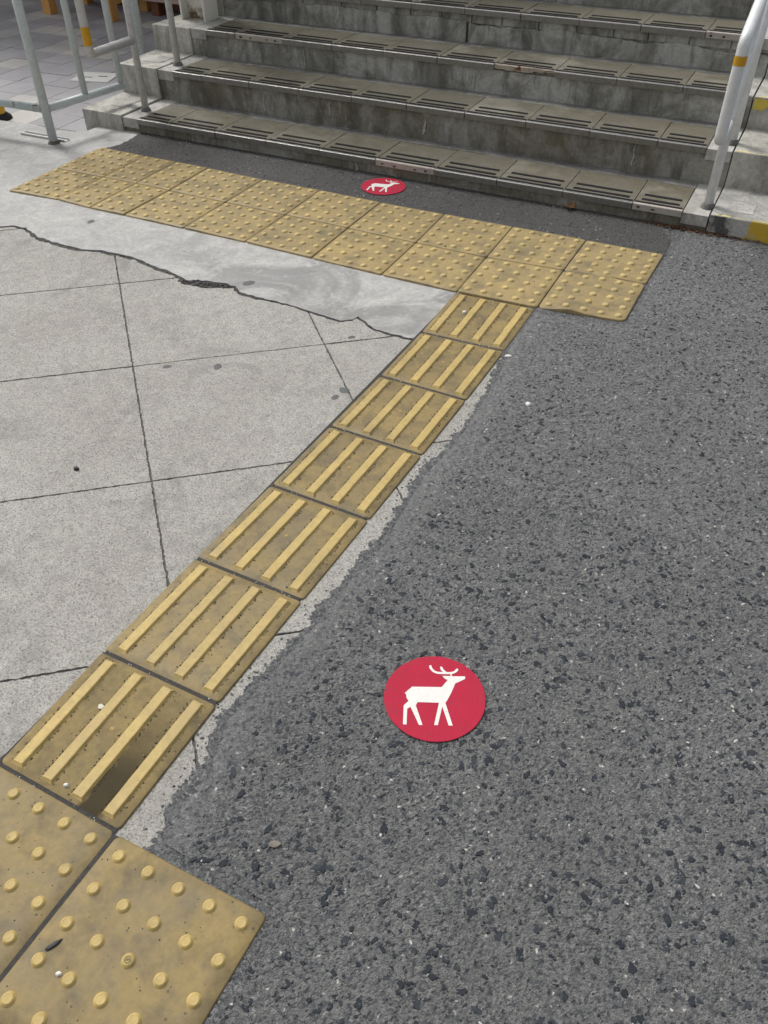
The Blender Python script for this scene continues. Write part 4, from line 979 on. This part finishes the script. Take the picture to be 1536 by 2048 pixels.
# unseen roof above the picture, added to shade the back left paving
rf = empty('unseen_shade_roof', st(-2.43, 3.92, 3.08), A); tag(rf, 'unseen flat roof on the cream column, added to shade the paving left of the stairs', 'roof')
link('deck', box_mesh('deck', -6.8, 0.10, 0.95, 5.5, 0.06, 0.22), m_simple('roof_soffit', (0.30, 0.30, 0.29), 0.8, 0.1), rf)
link('beam', box_mesh('beam', -0.06, 0.06, -0.08, 5.4, -0.005, 0.0595), COLP, rf)

# ------------------------------------------------------------------ small things lying about
def blob(name, x, y, z, r, h, mat, label, cat, seed, el=1.0, group=None):
    r_ = random.Random(seed); n = 18; v = []; f = []; a0 = r_.uniform(0, 6.28); rad = [r*(1+r_.uniform(-.16, .16)) for _ in range(n)]
    for sc, zz in ((1.0, 0.0), (0.82, h*0.8), (0.4, h)):
        for k in range(n):
            X, Y = rad[k]*sc*math.cos(2*math.pi*k/n)*el, rad[k]*sc*math.sin(2*math.pi*k/n); v.append((X*math.cos(a0)-Y*math.sin(a0), X*math.sin(a0)+Y*math.cos(a0), zz))
    for q in range(2):
        for k in range(n): f.append((q*n+k, q*n+(k+1) % n, (q+1)*n+(k+1) % n, (q+1)*n+k))
    f.append(tuple(range(2*n, 3*n)))
    o = link(name, pd(name, v, f, True), mat, loc=(x, y, z)); tag(o, label, cat, group); return o
for i, (x, y, r, lab) in enumerate(((-0.617,1.325,0.0135,'dark gum spot on the concrete slab, larger of two by the long score line'), (-0.759,1.25,0.011,'grey gum spot at the meeting of two score lines in the concrete'),
        (-0.198,1.394,0.0145,'dark gum spot by the score line close to the bar tiles, upper of a pair'), (-0.203,1.349,0.0115,'dark gum spot near the bar tiles, lower of a pair'),
        (-0.856,1.836,0.0185,'wide dark round spot on the smooth concrete above the crack'), (-0.333,1.677,0.0095,'dark gum spot in the small corner below the crack near the tiles'),
        (-1.76,1.99,0.014,'round grey spot on the pale concrete near the left crack'))):
    z = G-0.0003 if i not in (4, 6) else PZ
    blob('gum_spot', x, y, z, r, 0.0010, GUM, lab, 'gum spot', i, 1.3, 'gum spots on the concrete')
blob('gum_spot', -0.057, 0.185, 0.0052, 0.0062, 0.0008, GUM_W, 'pale gum pressed on a bar of the nearest bar tile', 'gum spot', 30)
blob('pebble', -0.646, 0.733, G, 0.0062, 0.007, STONE_D, 'single black pebble on the grey concrete slab', 'pebble', 31, 1.3)
blob('pebble', 0.003, 0.026, 0.0, 0.0042, 0.005, STONE_W, 'small white pebble on the nearest bar tile', 'pebble', 32, 1.2)
blob('pebble', 0.223, -0.218, 0.0, 0.0036, 0.004, STONE_W, 'small grey white pebble on the front studded tile', 'pebble', 33, 1.4)
blob('pebble', -0.066, 1.994, 0.0, 0.0065, 0.006, STONE_W, 'grey pebble on the bar tile nearest the stairs', 'pebble', 34, 1.2)
blob('pebble', 0.172, 1.80, AZ, 0.0065, 0.004, STONE_W, 'white chip beside the sixth bar tile on the asphalt', 'pebble', 35, 1.7)
blob('pebble', 0.322, 1.576, AZ, 0.0075, 0.005, STONE_W, 'white pebble alone on the dark asphalt near the bar tiles', 'pebble', 36, 1.2)
blob('twig', 0.185, -0.190, 0.0002, 0.0042, 0.003, STONE_D, 'short black twig lying on the front studded tile', 'twig', 37, 3.4)
def leaf(x, y, z, L, rz, curl, mat, label):
    v = []; f = []; n = 8
    for i in range(n+1):
        t = i/n; w_ = L*0.30*math.sin(math.pi*min(1, t*0.96+0.03))**0.8; zz = curl*L*(t-0.5)**2*3
        v += [(L*(t-0.5), -w_, zz+w_*0.5), (L*(t-0.5), 0, zz), (L*(t-0.5), w_, zz+w_*0.5)]
    for i in range(n): f += [(3*i, 3*i+3, 3*i+4, 3*i+1), (3*i+1, 3*i+4, 3*i+5, 3*i+2)]
    o = link('leaf', pd('leaf', v, f, True), mat, loc=(x, y, z), rot=(0, 0, rz)); sm = o.modifiers.new('thickness', 'SOLIDIFY'); sm.thickness = 0.0008
    tag(o, label, 'leaf'); return o
leaf(-0.030, 3.018, APZ+0.004, 0.055, 1.15, 0.55, LEAF, 'curled brown leaf at the foot of the lowest step')
leaf(0.405, 0.112, AZ+0.001, 0.021, 0.6, 0.2, m_simple('grey_leaf', (0.17, 0.15, 0.125), 0.8, 0.3, 90), 'tiny faded leaf on the asphalt near the front studded tile')
lv = []; lf = []; rl_ = random.Random(66)
for k in range(420):
    s = rl_.triangular(0.34, 0.90, 0.50); d = 3.026-abs(rl_.gauss(0, 0.012))+0.004; p = st(s, d, 0); a = rl_.uniform(0, 6.28); L = rl_.uniform(0.003, 0.012); w_ = L*rl_.uniform(0.15, 0.5); b = len(lv); z = AZ+rl_.uniform(0.0006, 0.006)
    ca, sa = math.cos(a), math.sin(a); tz = rl_.uniform(-.002, .004)
    for X, Y, Z in ((-L, 0, 0), (0, -w_, tz), (L, 0, 0), (0, w_, tz)): lv.append((p.x+X*ca-Y*sa, p.y+X*sa+Y*ca, z+Z))
    lf += [(b, b+1, b+2), (b, b+2, b+3)]
stuff(tag(link('leaf_litter', pd('leaf_litter', lv, lf), LITTER), 'brown leaf litter swept against the right foot of the stairs', 'leaf litter'))
